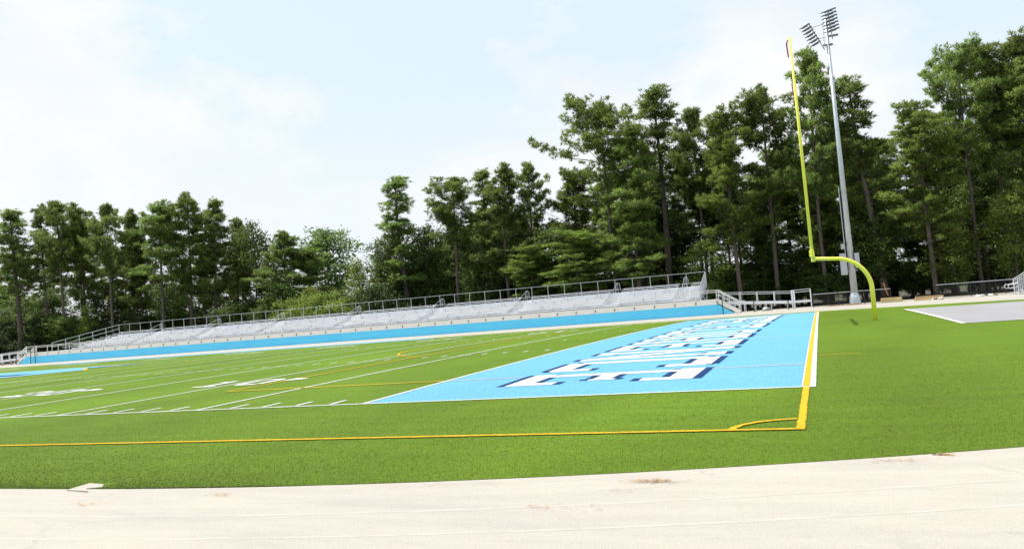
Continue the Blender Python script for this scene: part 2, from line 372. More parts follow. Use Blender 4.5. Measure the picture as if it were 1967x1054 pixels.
for ch, ya, yb in WORD:
    wd = yb-ya
    for q in letter(ch, wd):
        if q[0] == 'd':
            _, s0, t0, s1, t1, ww = q
            px, py = X0+t0, yb-s0; qx, qy = X0+t1, yb-s1
            dx, dy = qx-px, qy-py; ll = dx*dx+dy*dy; tt = np.clip(((xx-px)*dx+(yy-py)*dy)/ll, 0, 1)
            hy = np.abs((yy-py)-tt*dy)                       # constant horizontal thickness, like a drawn block letter
            mask |= ((hy < ww*.5) & (xx > min(px, qx)-.2) & (xx < max(px, qx)+.2)).astype(np.int8)
        else:
            s0, s1, t0, t1 = q; rects(mask, c_, x0_, y0_, [(X0+t0, X0+t1, yb-s1, yb-s0)])
k = int(round(.20/c_)); dil = mask.copy()
for dy in (-1, 0, 1):
    for dx in range(-k, k+1):
        dil |= np.roll(np.roll(mask, dy, 0), dx, 1)
P = Paint(); cells((dil & ~mask & 1), x0_, y0_, c_, .008, P); structure(P.build('lettering_outline', M['navy_turf']))
P = Paint(); cells(mask, x0_, y0_, c_, .008, P); structure(P.build('end_zone_lettering', M['white_turf']))

# white lines
P = Paint(); XL = -100.584
P.horiz(-12, XE+LW, -LW, 0, .012, .008); P.horiz(XL, -12, -LW, 0, .012)
P.horiz(XL, XE+LW, W, W+LW, .012)
P.vert(XE, XE+LW, 0, W, .012, .008)
for k in range(0, 21):
    x = -5*YD*k
    P.vert(x-LW/2, x+LW/2, 0, W, .012, .006 if k < 3 else 0)
HY = 15.87
for k in range(1, 100):
    x = -YD*k
    if k % 5 == 0:
        for y in (HY, W-HY): P.horiz(x-.3, x-LW/2, y-LW/2, y+LW/2, .012); P.horiz(x+LW/2, x+.3, y-LW/2, y+LW/2, .012)
        continue
    for y0, y1 in ((.1, .76), (HY-.3, HY+.3), (W-HY-.3, W-HY+.3), (W-.76, W-.1)):
        P.vert(x-LW/2, x+LW/2, y0, y1, .012, .005 if k < 12 and y0 < 1 else 0, None if y0 > 1 or k >= 12 else .05)
P.vert(-3*YD-LW/2, -3*YD+LW/2, YC-.35, YC+.35, .012)
structure(P.build('yard_lines', M['white_turf']))

# yard numbers
def digit(ch):
    h = 1.83; wd = 1.15; b = .28
    if ch == '1': return [(.42, .42+.34, 0, h), (.15, 1.02, 0, .24), (.2, .42, h-.45, h-.2)]
    if ch == '0': return [(0, b, .25, h-.25), (wd-b, wd, .25, h-.25), (.16, wd-.16, 0, .27), (.16, wd-.16, h-.27, h)]
    if ch == '2': return [(0, b, h-.6, h-.22), (.16, wd-.16, h-.27, h), (wd-b, wd, h/2, h-.22), (.6, .95, h/2-.3, h/2), (.3, .75, h/2-.55, h/2-.25), (0, .45, .2, h/2-.5), (0, wd, 0, .27)]
    if ch == '3': return [(0, b, h-.6, h-.22), (.16, wd-.16, h-.27, h), (wd-b, wd, .22, h-.22), (.4, wd-.16, h/2-.14, h/2+.14), (.16, wd-.16, 0, .27), (0, b, .22, .6)]
    if ch == '4': return [(wd-.45, wd-.15, 0, h), (0, wd, .5, .76), (0, .3, .6, h)]
    if ch == '5': return [(0, wd, h-.27, h), (0, b, h/2-.05, h), (0, wd-.16, h/2-.05, h/2+.2), (wd-b, wd, .2, h/2+.1), (.16, wd-.16, 0, .27), (0, b, .2, .5)]
P = Paint(); cc = .06
for k, tens in ((10, '1'), (20, '2'), (30, '3'), (40, '4'), (50, '5'), (60, '4'), (70, '3'), (80, '2'), (90, '1')):
    x = -YD*k
    for far in (False, True):
        nx, ny = int(5/cc), int(2.4/cc); mk = np.zeros((ny, nx), np.int8); bx, by = x-2.5, (6.3 if not far else W-6.3-2.4)
        for ch, off in ((tens, -1.15-.3), ('0', .3)):
            for s0, s1, t0, t1 in digit(ch):
                if not far: rects(mk, cc, bx, by, [(x+off+s0, x+off+s1, by+t0, by+t1)])
                else: rects(mk, cc, bx, by, [(x-off-s1, x-off-s0, by+2.4-t1, by+2.4-t0)])
        if k != 50:
            sg = 1 if k < 50 else -1; base = 1.75*sg
            for i in range(14):
                a = i*.06; hw = .42*(1-i/14); yc = (by+1.3) if not far else (by+1.1)
                xa = x+base+sg*a; rects(mk, cc, bx, by, [(min(xa, xa+sg*.06), max(xa, xa+sg*.06), yc-hw, yc+hw)])
        cells(mk, bx, by, cc, .016, P)
structure(P.build('yard_numbers', M['white_turf']))

# soccer lines (yellow), soccer box lines through the blue
SY = -4.71; SX = XE-.11
P = Paint()
P.horiz(-30, XE-.005, SY-LW, SY, .016, .012, .03); P.horiz(-100, -30, SY-LW, SY, .016)
P.vert(XE-.105, XE-.004, SY, -LW, .016, .012, .035); P.vert(XE-.105, XE-.003, .005, W+4, .016, .003)
P.arc(XE-.05, SY-.05, .84, .09, math.pi/2+.08, math.pi-.05, .016, 40, .01)
P.horiz(XE+LW+.06, XE+LW+1.0, 6.42, 6.48, .012); P.horiz(XE+LW+.1, XE+LW+1.0, W-6.48, W-6.42, .012)
BX = -7.25; BY = YC-20.12
P.vert(BX-.05, BX+.05, BY, W-BY, .016); P.horiz(BX, -.06, BY-.05, BY+.05, .02, .004, .08); P.horiz(BX, -.06, W-BY-.05, W-BY+.05, .02)
sx = -1.9; a0 = math.acos((sx-BX)/9.15)
P.arc(sx, YC, 9.15, .1, math.pi-a0, math.pi+a0, .018, 60)
P.vert(sx-.1, sx+.1, YC-.12, YC+.12, .014)
P.arc(-50*YD, YC, 9.15, .1, 0, 2*math.pi, .024, 120)
structure(P.build('soccer_lines', M['yellow_turf']))
P = Paint()
P.horiz(.06, X0-.25, BY-.045, BY+.045, .012); P.horiz(X0+Hh+.2, XE-.12, BY-.045, BY+.045, .012)
P.horiz(X0+Hh+.2, XE-.12, YC-9.15-.04, YC-9.15+.04, .012); P.horiz(X0+Hh+.2, XE-.12, YC+9.15-.04, YC+9.15+.04, .012)
P.vert(XE-.14, XE-.108, .005, W-.01, .012)
structure(P.build('soccer_box_lines', M['pale_orange_turf']))
P = Paint(); gx = SX-5.5
for y in np.arange(YC-9.15, YC+9.15, .3):
    ix = int((gx-x0_)/c_); iy = int((y+.15-y0_)/c_)
    if mask[iy, ix]: P.quad(gx-.04, gx+.04, y, y+.3, .016)
    else: P.quad(gx-.05, gx+.05, y, y+.3, .012)
structure(P.build('goal_area_line', simple('orange_fibre', (.70, .45, .22), .8)))
# midfield emblem: pale blue field, navy core, thin orange rim
def poly(P, pts, z):
    P.face([(x, y, .12+z) for x, y in pts])
cx = -50*YD
em = [(-13, -3.5), (-8, -6.2), (0, -7.4), (5.5, -3.5), (8.6, 1.4), (5.2, 4.4), (8.4, 7.4), (0, 6.6), (-8, 5.4), (-13, 3.2)]
def emb(sc_, z, mat, nm):
    P = Paint(); pts = [(cx+a*sc_, YC+b_*sc_) for a, b_ in em]
    for i in range(len(pts)):                                     # a fan, dropped onto the crown
        a, b_ = pts[i], pts[(i+1) % len(pts)]; n = 6
        for k in range(n):
            for q0, q1 in ((k/n, (k+1)/n),):
                A1 = [cx+(a[0]-cx)*q0, YC+(a[1]-YC)*q0]; B1 = [cx+(b_[0]-cx)*q0, YC+(b_[1]-YC)*q0]
                A2 = [cx+(a[0]-cx)*q1, YC+(a[1]-YC)*q1]; B2 = [cx+(b_[0]-cx)*q1, YC+(b_[1]-YC)*q1]
                P.face([(*A1, crown(A1[1])+z), (*A2, crown(A2[1])+z), (*B2, crown(B2[1])+z), (*B1, crown(B1[1])+z)] if k else
                       [(cx, YC, .12+z), (*A2, crown(A2[1])+z), (*B2, crown(B2[1])+z)])
    structure(P.build(nm, mat))
emb(1.04, .028, M['yellow_turf'], 'midfield_emblem_rim'); emb(1.0, .032, M['blue_turf'], 'midfield_emblem')
P = Paint(); P.horiz(cx-9, cx+5, YC-.9, YC+.9, .036); P.horiz(cx-4, cx+1, YC-3.2, YC-2.4, .036); structure(P.build('midfield_emblem_core', M['navy_turf']))
P = Paint(); P.horiz(-75*YD, -25*YD, W+.4, W+3.0, .012); structure(P.build('team_box_border', M['blue_turf']))

# jumping area behind the end zone
g = MB(); a, d_ = 14.0, 17.0; yA, yB = 17.0, 38.2
xs = [a+.08, 18, 22, 28]
for y0, y1 in zip(np.linspace(yA, yB, 30)[:-1], np.linspace(yA, yB, 30)[1:]):
    for x0, x1 in zip(xs[:-1], xs[1:]): g.face([(x0, y0, crown(y0)+.012), (x1, y0, crown(y0)+.012), (x1, y1, crown(y1)+.012), (x0, y1, crown(y1)+.012)])
structure(g.build('asphalt_pad', M['asphalt']))
P = Paint(); P.vert(a-.1, a+.076, yA-.08, yB+.08, .016); P.horiz(a+.08, 28, yA-.07, yA-.003, .016); P.horiz(a+.08, 28, yB+.003, yB+.07, .016)
structure(P.build('pad_border', M['concrete']))
# little concrete drain pad cut into the turf edge at the near left
g = MB(); zt = .022
p0, p1, p2, p3 = on(128, 937, zt), on(172, 924, zt), on(199, 926, zt), on(196, 931, zt)
P4 = [on(166, 934, zt), on(168, 939, zt)]
top = [p0, p1, p2, p3] + P4
g.face([(p.x, p.y, zt-.02) for p in top]); n = len(top)
for i in range(n):
    p, q = top[i], top[(i+1) % n]; g.face([(p.x, p.y, zt-.02), (p.x, p.y, zt-.15), (q.x, q.y, zt-.15), (q.x, q.y, zt-.02)])
structure(g.build('drain_slab', M['track']))
# straw blown onto the track
g = MB(); rnd = random.Random(3)
for (u, v, rx, ry, n) in ((1250, 924, .12, .03, 110), (1808, 874, .05, .02, 80), (160, 968, .10, .03, 22), (420, 950, .12, .03, 18), (1715, 885, .16, .04, 26), (1070, 975, .2, .05, 22)):
    p = on(u, v, -.015)
    for i in range(n):
        x = p.x+rnd.gauss(0, rx); y = p.y+rnd.gauss(0, ry); a = rnd.uniform(-.6, .6)+rnd.choice([0, math.pi]); l = rnd.uniform(.03, .09)
        dx, dy = math.cos(a)*l, math.sin(a)*l; nx_, ny_ = -dy*.06, dx*.06; z = -.016+rnd.uniform(0, .012)
        g.face([(x-nx_, y-ny_, z), (x+dx, y+dy, z+rnd.uniform(0, .02)), (x+nx_, y+ny_, z+.004)])
tag(g.build('pine_straw', M['straw']), 'dry brown pine straw drifted on the pale track', 'pine straw', None, 'stuff')

# ---------------------------------------------------------------- grandstand
BY0, BXL, BXR = 64.7, -91.0, .3
DZ = 1.40; GZ = -.11
st = empty('bleachers', (-45, BY0, 0), 'long low aluminium bleachers with a sky blue front skirt across the field', 'bleachers')
g = MB(); g.box(BXL, BXR, BY0, BY0+.05, GZ, .94)
for k in range(1, 15): g.box(BXL+k*6.1-.02, BXL+k*6.1+.02, BY0-.012, BY0-.002, GZ, .94)
for k in range(9): g.box(BXL, BXR, BY0-.008, BY0-.002, GZ+.05+k*.11, GZ+.075+k*.11)
g.build('skirt_panel', M['blue_panel'], st)
g = MB(); g.box(BXL, BXR, BY0-.02, BY0+.06, .943, DZ); g.box(BXL, BXR, BY0-.03, BY0+1.75, DZ+.002, DZ+.05)
g.build('front_walkway', M['cream_paint'], st)
AISLES = [at(u, 640, 66).x for u in (247, 363, 490.5, 643, 812, 984, 1170, 1310)]
NR, RISE, TREAD, RY0 = 9, .18, .62, BY0+1.75
for r in range(NR):
    z = DZ+.06+r*RISE; y = RY0+r*TREAD; g = MB(); x0 = BXL+5.0+r*.55 if r else BXL+4.2; x1 = BXR-1.9
    g.cur = 2; g.box(x0, x1, y, y+.03, z-RISE+.07 if r else DZ+.085, z-.002); g.cur = 0                # riser
    g.box(x0, x1, y, y+TREAD-.004, z, z+.035)                # foot plank
    cuts = [x0]+sorted(q for a_ in AISLES for q in (a_-.65, a_+.65) if x0+1 < q < x1-1)+[x1]
    for a_, b_ in zip(cuts[::2], cuts[1::2]):
        g.box(a_, b_, y+.30, y+.55, z+.38, z+.425)
    g.cur = 1; x = x0+.6+(r % 2)*.9+random.uniform(-.3, .3); brk = []
    while x < x1-.2:
        g.box(x-.025, x+.025, y+.36, y+.50, z+.038, z+.377); x += 3.66; brk.append((x, y, z))
    for bx0, by0_, bz0 in brk:
        if bx0 < x1-.3: g.box(bx0+.88, bx0+.98, by0_+.28, by0_+.298, bz0+.30, bz0+.375)
    g.build('seat_row', [M['alu_plank'], M['alu_mid'], M['alu_riser']], st)
g = MB(); ztop = DZ+.06+(NR-1)*RISE; yr = RY0+NR*TREAD
for k in range(0, 46):
    x = BXL+8+k*1.9
    if x > BXR: break
    for r in range(0, NR, 3):
        y = RY0+r*TREAD+.2; g.box(x-.04, x+.04, y, y+.08, GZ, DZ+r*RISE-.2)
    g.bar((x, RY0, GZ+.2), (x, yr, ztop-.3), .05, .08)
g.build('understructure', M['galv'], st)
def railing(name, pts, posts, heights, parent, mat, pw=.05, rw=.05, base=0, mesh=None):
    """rails along pts at the given heights, a post every `posts` metres"""
    rail = MB()
    for a, b_ in zip(pts[:-1], pts[1:]):
        a = Vector(a); b_ = Vector(b_)
        for h in heights: rail.bar(a+Vector((0, 0, h)), b_+Vector((0, 0, h)), rw, rw)
    ro = rail.build(name, mat, parent)
    first = None; hm = max(heights)
    for a, b_ in zip(pts[:-1], pts[1:]):
        a = Vector(a); b_ = Vector(b_); n = max(1, round((b_-a).length/posts))
        for i in range(n+1):
            p = a+(b_-a)*i/n
            if first is None:
                g = MB(); g.box(-pw/2, pw/2, -pw/2, pw/2, base, hm-rw/2-.002)
                if mesh: g.cur = 1; g.box(-.05, .05, pw/2+.001, pw/2+.006, base+.03, -.1); g.box(-.045, .045, -pw/2-.01, -pw/2-.001, base+.1, -.17)
                first = o = g.build('post', [mat, M['alu_dark']])
            else:
                o = first.copy(); COL.objects.link(o)
            o.location = p; o.parent = ro
            if i == n and (b_-Vector(pts[-1])).length > .01: pass
    return ro
fy = BY0-.06
railing('front_railing', [(BXL, fy, DZ), (BXR, fy, DZ)], 2.0, (.90, .72), st, M['cream_paint'], .045, .06, -.42, True)
railing('rear_railing', [(BXL+9.0, yr+.05, ztop+.35), (BXR-1.8, yr+.05, ztop+.35)], 1.9, (1.12, .02), st, M['galv'], .05, .045, -.3)
railing('side_railing', [(BXR-1.75, RY0, DZ+.1), (BXR-1.75, yr, ztop+.35)], 1.1, (1.12,), st, M['galv'], .1, .06, -.6)
railing('side_railing', [(BXL+2.8, RY0-.1, DZ+.05), (BXL+9.0, yr+.05, ztop+.35)], 1.7, (1.12, .55), st, M['galv'], .07, .06, -.4)
for x in AISLES:
    for (r0, r1) in ((0, 3), (4, 8)):
        g = MB(); ya, yb = RY0+r0*TREAD+.3, RY0+r1*TREAD+.3; za, zb = DZ+.1+r0*RISE, DZ+.1+r1*RISE
        hh = .9 if r0 == 0 else 1.0
        g.tube([(x, ya, za), (x, ya, za+hh-.08), (x, ya+.08, za+hh), (x, yb-.1, zb+hh), (x, yb, zb+hh-.08), (x, yb, zb)], .022, 6)
        g.tube([(x, ya, za+.5), (x, yb, zb+.5)], .014, 6)
        if r0:                                                   # hoop at the head of the aisle
            g.tube([(x-.22, yb+.05, zb+.25), (x-.22, yb+.05, zb+.85), (x-.12, yb+.05, zb+1.02), (x+.12, yb+.05, zb+1.02), (x+.22, yb+.05, zb+.85), (x+.22, yb+.05, zb+.25)], .028, 6)
        g.build('aisle_handrail', M['galv'], st)
def stairs(name, x0, x1, y0, y1, ztop_, parent):
    """steps falling from x0 to x1 with stringers, a skirt and handrails"""
    g = MB(); n = 7; sg = 1 if x1 > x0 else -1
    for i in range(n):
        xa = x0+(x1-x0)*i/n; xb = x0+(x1-x0)*(i+1)/n; z = ztop_-(i+1)*(ztop_-GZ)/(n+1)
        g.box(min(xa, xb), max(xa, xb)-.002, y0, y1, z, z+.05)
    for y in (y0-.03, y1+.03):
        P8 = [(x0, y-.02, ztop_-.32), (x0, y+.02, ztop_-.32), (x1, y+.02, GZ-.02), (x1, y-.02, GZ-.02), (x0, y-.02, ztop_+.05), (x0, y+.02, ztop_+.05), (x1, y+.02, GZ+.32), (x1, y-.02, GZ+.32)]
        g.hexa(P8)
    so_ = g.build(name, M['cream_paint'], parent)
    for y in (y0, y1):
        g = MB()
        for h in (.95, .82, .5):
            g.bar((x0, y, ztop_+h), (x1, y, GZ+h+.25), .05, .05)
        for i in range(5):
            xx_ = x0+(x1-x0)*i/4; zz = ztop_+(GZ+.25-ztop_)*i/4; g.box(xx_-.025, xx_+.025, y-.025, y+.025, zz-.1, zz+.93)
        g.bar((x1, y, GZ+1.2), (x1+.45*sg, y, GZ+1.2), .05, .05); g.box(x1+.45*sg-.025, x1+.45*sg+.025, y-.025, y+.025, GZ, GZ+1.17)
        o = g.build('handrail', M['alu'], so_)
    return so_
stairs('stairs', BXR+.02, BXR+2.0, BY0+.05, BY0+1.45, DZ, st)
stairs('stairs', BXL-.02, BXL-2.0, BY0+.05, BY0+1.45, DZ, st)
for x0, x1 in ((BXR+.02, BXR+1.72), (BXL-.02, BXL-1.72)):
    a_, b_ = (x0, x1); yy_ = (BY0, BY0+.02); g = MB()
    g.face([(a_, yy_[0], GZ), (b_, yy_[0], GZ), (a_, yy_[0], .98)]); g.face([(a_, yy_[1], GZ), (a_, yy_[1], .98), (b_, yy_[1], GZ)])
    g.face([(b_, yy_[0], GZ), (b_, yy_[1], GZ), (a_, yy_[1], .98), (a_, yy_[0], .98)])
    g.build('stair_skirt', M['blue_panel'], st)

def ramp_thing(xa, za, xb, zb, y0, y1, xe, loc, label):
    rt = empty('access_ramp', loc, label, 'ramp')
    g = MB(); 
    for y in (y0, y1-.08):
        P8 = [(xa, y, za-.26), (xa, y+.06, za-.26), (xb, y+.06, zb-.26), (xb, y, zb-.26), (xa, y, za), (xa, y+.06, za), (xb, y+.06, zb), (xb, y, zb)]; g.hexa(P8)
    g.hexa([(xa, y0+.06, za-.08), (xa, y1-.08, za-.08), (xb, y1-.08, zb-.08), (xb, y0+.06, zb-.08), (xa, y0+.06, za-.03), (xa, y1-.08, za-.03), (xb, y1-.08, zb-.03), (xb, y0+.06, zb-.03)])
    g.build('ramp_deck', M['alu'], rt)
    sg = 1 if xb > xa else -1
    for y in (y0-.02, y1+.02):
        g = MB()
        for h in (.9, .72): g.bar((xa, y, za+h), (xb, y, zb+h), .045, .045)
        n = 4
        for i in range(n+1):
            x = xa+(xb-xa)*i/n; z = za+(zb-za)*i/n; g.box(x-.025, x+.025, y-.025, y+.025, z-.38, z+.878)
        g.build('guard_rail', M['alu'], rt)
    for i in range(1, 5):
        x = xa+(xb-xa)*i/4.3; z = za+(zb-za)*i/4.3
        for y in (y0+.12, y1-.15): g = MB(); g.box(x-.04, x+.04, y, y+.08, GZ, z-.09); g.build('support_leg', M['galv'], rt)
    g = MB(); g.box(min(xb, xe)+.1, max(xb, xe), y0-.05, y1+.1, zb-.10, zb-.04); g.box(min(xb, xe)+.1, max(xb, xe), y0-.09, y0-.052, zb-.22, zb-.03); g.build('landing', M['alu'], rt)
    g = MB()
    for x in (xb+.05*sg, xb+.22*sg, xe):
        wd_ = .09
        g.box(x-wd_/2, x+wd_/2, y0-.2, y0-.11, GZ, zb+1.0); g.box(x-wd_/2, x+wd_/2, y1+.12, y1+.2, GZ, zb+1.0)
    for h in (.95, .75): g.bar((xb, y0-.155, zb+h), (xe, y0-.155, zb+h+.05), .05, .05); g.bar((xb, y1+.155, zb+h), (xe, y1+.155, zb+h+.05), .05, .05); g.bar((xe, y0-.1, zb+h), (xe, y1+.1, zb+h), .05, .05)
    g.build('landing_rail', M['alu'], rt)
    return rt
ramp_thing(BXR+.3, 1.12, 6.9, .74, 67.0, 68.4, 8.6, (3.5, 67.5, 0), 'silver metal wheelchair ramp with double handrails at the right end of the bleachers')
ramp_thing(BXL-2.0, .95, BXL-8.6, .62, 66.2, 67.6, BXL-10.5, (BXL-5, 67, 0), 'metal ramp with handrails at the far left end of the bleachers')
p = on(1457, 592, 0)
ug = empty('utility_cap', (4.4, 69.2, GZ), 'small grey domed utility cap with a white stub under the ramp', 'utility cap')
g = MB(); g.tube([(4.4, 69.2, GZ), (4.4, 69.2, .1), (4.4, 69.2, .25), (4.4, 69.2, .33)], [.42, .40, .28, .1], 14); g.build('dome', M['grey_box'], ug, True)
g = MB(); g.tube([(4.4, 69.2, .33), (4.4, 69.2, .7)], .09, 10); g.box(4.15, 4.65, 69.0, 69.4, .7, .76); g.build('stub', M['cream_paint'], ug)

# black fence posts not yet meshed, in front of the stand and ramp
def fence_post(u, v0, v1, Y, lab):
    a_ = at(u, v0, Y); b_ = at(u+(v1-v0)*.08, v1, Y); z0 = GZ
    g = MB(); g.tube([(0, 0, 0), (0, 0, a_.z-z0)], .045, 8); g.tube([(0, 0, a_.z-z0), (0, 0, a_.z-z0+.05), (0, 0, a_.z-z0+.08)], [.06, .055, .01], 8)
    o = g.build('fence_post', M['black']); o.location = (a_.x, Y, z0); tag(o, lab, 'fence post', 'black fence posts before the stand')
fence_post(1386, 567, 603, 64.2, 'black fence post standing before the right front corner of the bleachers')
fence_post(1447.5, 577, 598, 64.6, 'short black fence post in front of the middle of the right ramp')
fence_post(1513.5, 578, 593, 65.0, 'short black fence post in front of the right ramp landing')
fence_post(66.5, 662, 695, 64.2, 'black fence post before the left front corner of the bleachers')
fence_post(58, 668, 696, 64.3, 'black fence post at the foot of the left bleacher stairs')
fence_post(31, 684, 698, 64.4, 'short black fence post in front of the left ramp')

# ---------------------------------------------------------------- goal post
gz = crown(YC); GX = XE+.16; BXp = 11.62
gp = empty('goal_post', (BXp, YC, gz), 'bright lime yellow gooseneck goal post behind the blue end zone', 'goal post')
g = MB(); pts = [(BXp, YC, gz-.05), (BXp, YC, gz+1.45)]
for i in range(1, 13):
    a_ = math.pi/2*i/12; pts.append((BXp-1.45+1.45*math.cos(a_), YC, gz+1.45+1.42*math.sin(a_)))
pts += [(GX+.05, YC, gz+2.95)]
g.tube(pts, [.10, .10]+[.10-.018*i/12 for i in range(1, 13)]+[.078], 16); g.build('gooseneck', M['yellow_paint'], gp, True)
g = MB(); g.tube([(GX, YC-3.56, gz+3.05), (GX, YC+3.56, gz+3.05)], .085, 16); g.build('crossbar', M['yellow_paint'], gp, True)
for y, h in ((YC-3.58, 12.35), (YC+3.58, 12.3)):
    g = MB(); g.tube([(GX, y, gz+3.05), (GX, y, h)], [.056, .044], 12); up = g.build('upright', M['yellow_paint'], gp, True)
    g = MB(); n = 12                                           # ribbon hanging from the tip, blown a little to the left
    for i in range(n):
        for s_ in (0,):
            z0, z1 = h-.12-i*.062, h-.12-(i+1)*.062
            def bx_(k): return GX-.065-.09*math.sin(min(1, k/3)*math.pi/2)*(1-.35*k/n)
            g.hexa([(bx_(i+1)-.03, y-.003, z1), (bx_(i+1)+.03, y-.003, z1), (bx_(i+1)+.03, y+.003, z1), (bx_(i+1)-.03, y+.003, z1),
                    (bx_(i)-.03, y-.003, z0), (bx_(i)+.03, y-.003, z0), (bx_(i)+.03, y+.003, z0), (bx_(i)-.03, y+.003, z0)])
    o = g.build('ribbon', M['ribbon'], up)
g = MB()
for y in (YC-3.58, YC+3.58): g.tube([(GX, y, gz+2.93), (GX, y, gz+3.19)], .10, 14)
g.tube([(GX, YC-3.66, gz+3.05), (GX, YC-3.60, gz+3.05)], .1, 14)
g.build('joint_collar', M['yellow_paint'], gp)
g = MB()
for i, x in enumerate((GX+.22, GX+.34, GX+.46)): g.box(x-.012, x+.012, YC-.115, YC-.07, gz+2.93, gz+2.955)
g.build('bolt', M['alu_dark'], gp)

# ---------------------------------------------------------------- stadium light
lp = empty('stadium_light', (12.4, 67.5, GZ), 'tall grey steel floodlight pole with two stacks of lamps behind the goal post', 'light pole')
g = MB(); X_, Y_ = 12.4, 67.5
g.tube([(X_, Y_, GZ+.9), (X_, Y_, 26.9)], [.30, .125], 20); g.build('pole', M['galv'], lp, True)
g = MB(); g.tube([(X_, Y_, GZ-.1), (X_, Y_, .62), (X_, Y_, 1.05)], [.52, .46, .31], 10); g.build('base', M['galv'], lp)
for x0, x1, z0, z1, nm in ((X_-.95, X_-.38, 2.75, 4.75, 'control_box'), (X_+.32, X_+.72, 3.3, 4.7, 'control_box'), (X_-.75, X_-.42, 5.15, 5.65, 'control_box')):
    g = MB(); g.box(x0, x1, Y_-.3, Y_-.02, z0, z1); g.box(x0+.04, x1-.04, Y_-.315, Y_-.303, z0+.06, z1-.06)
    o = g.build(nm, M['grey_box'], lp)
g = MB(); g.bar((X_-.5, Y_, 3.1), (X_+.5, Y_, 3.1), .06, .06); g.bar((X_-.5, Y_, 4.3), (X_+.5, Y_, 4.3), .06, .06); g.tube([(X_-.42, Y_-.1, 4.8), (X_-.42, Y_-.1, 11)], .035, 8); g.build('conduit', M['galv'], lp)
def lamp_stack(xc, ztop, zbot, lean, n, half, side):
    fr = MB(); a_ = Vector((xc, Y_, ztop+.1)); b_ = Vector((xc+lean, Y_, zbot))
    fr.tube([a_, b_], .05, 8)
    fo = fr.build('lamp_frame', M['galv'], lp)
    for i in range(n):
        q = a_+(b_-a_)*((i+.4)/(n+1.9)); g = MB()
        c0 = Vector((q.x-half[0], Y_-.35, q.z-half[2])); c1 = Vector((q.x+half[1], Y_-.15, q.z+half[3]))
        g.tube([c0, c0+(c1-c0)*.12, c0+(c1-c0)*.55, c1], [.012, .055, .08, .085], 10)
        g.bar(c1+Vector((-.05, .05, -.03)), Vector((q.x, Y_, q.z)), .05, .05)
        g.tube([c0+(c1-c0)*.3+Vector((0, .3, 0)), c0+(c1-c0)*.8+Vector((0, .3, 0))], [.05, .07], 8)
        o = g.build('floodlamp', M['lamp_body'], fo)
lamp_stack(X_-1.5, 26.75, 24.1, 1.15, 7, (.95, .02, .38, .10), -1)
lamp_stack(X_+.25, 27.72, 24.97, .2, 7, (.72, .72, .20, .14), 1)
g = MB(); g.bar((X_-1.4, Y_, 26.4), (X_+.1, Y_, 26.6), .05, .05); g.bar((X_-.9, Y_, 25.2), (X_+.1, Y_, 25.3), .05, .05)
g.bar((X_-.3, Y_, 24.3), (X_+.5, Y_, 24.45), .06, .06); g.box(X_-.05, X_+.95, Y_-.3, Y_+.3, 25.28, 25.34); g.box(X_-.45, X_+.4, Y_-.25, Y_+.25, 24.5, 24.56)
for z in (24.7, 25.0): g.bar((X_-.35, Y_-.2, z), (X_-.35, Y_+.2, z), .03, .03)
g.tube([(X_-.3, Y_, 24.4), (X_-.3, Y_, 26.6)], .02, 6)
g.build('crossarm_frame', M['galv'], lp)

# ---------------------------------------------------------------- chain link fences
def chain_fence(xa, ya, xb, yb, h, label, posts):
    L_ = math.hypot(xb-xa, yb-ya); o0 = empty('chain_link_fence', (xa, ya, GZ), label, 'fence')
    d = Vector((xb-xa, yb-ya, 0))/L_; n_ = Vector((-d.y, d.x, 0))*.004
    def P3(s, z): return Vector((xa, ya, GZ))+d*s+Vector((0, 0, z))
    g = MB(); s = -h; st_ = .11; wv = .0075
    while s < L_:
        for dr in (1, -1):
            s0, s1, z0, z1 = (s, s+h, 0, h) if dr == 1 else (s, s+h, h, 0)
            if s0 < 0: z0 += (0-s0)*dr; s0 = 0
            if s1 > L_: z1 -= (s1-L_)*dr; s1 = L_
            a_, b_ = P3(s0, z0)+n_*dr, P3(s1, z1)+n_*dr; up = Vector((0, 0, wv))
            g.face([a_-up, b_-up, b_+up, a_+up])
        s += st_
    g.build('chain_link_mesh', M['black'], o0)
    g = MB(); g.tube([P3(0, h+.02), P3(L_, h+.02)], .028, 8); g.build('top_rail', M['galv'], o0)
    for i in range(posts+1):
        g = MB(); q = P3(L_*i/posts, 0); g.tube([q, q+Vector((0, 0, h+.06))], .035, 8); g.build('post', M['black'], o0)
pa, pb = on(1557, 590, GZ), on(1712, 578, GZ)
chain_fence(8.75, 68.6, 15.5, 68.6, 1.25, 'black chain link fence between the ramp and the orange stake', 3)
chain_fence(19.3, 69.0, 27.5, 69.0, 1.25, 'black chain link fence from the lumber to the white steps at the far right', 3)
# stake tied on a leaning post, timbers
g = MB(); q = at(1710, 549, 68.2)
g.bar((15.25, 68.35, .55), (14.95, 68.35, 1.75), .05, .07); o = g.build('survey_stake', M['orange']); tag(o, 'thin orange stake leaning at the end of the chain link fence', 'stake')
def timber(name, u0, u1, Y, z0, z1, dy, lab, mat=None, ends=0):
    a_, b_ = at(u0, 575, Y).x, at(u1, 575, Y).x; g = MB(); n = 2
    for i in range(n):
        za, zb = z0+(z1-z0)*i/n, z0+(z1-z0)*(i+1)/n-.006
        g.box(a_+.03*i, b_-.04*i, Y, Y+dy, za, zb)
    o = g.build(name, mat or M['wood']); tag(o, lab, 'lumber')
timber('lumber_stack', 1692, 1734, 66.5, GZ+.06, GZ+.48, .5, 'short yellow stack of timber by the orange stake')
timber('lumber_stack', 1756, 1806, 66.6, GZ+.02, GZ+.2, .4, 'low pale timber at the front left of the fence gap')
timber('lumber_stack', 1759, 1814, 67.6, GZ+.16, GZ+.36, .5, 'brown planks stacked behind the pale timber')
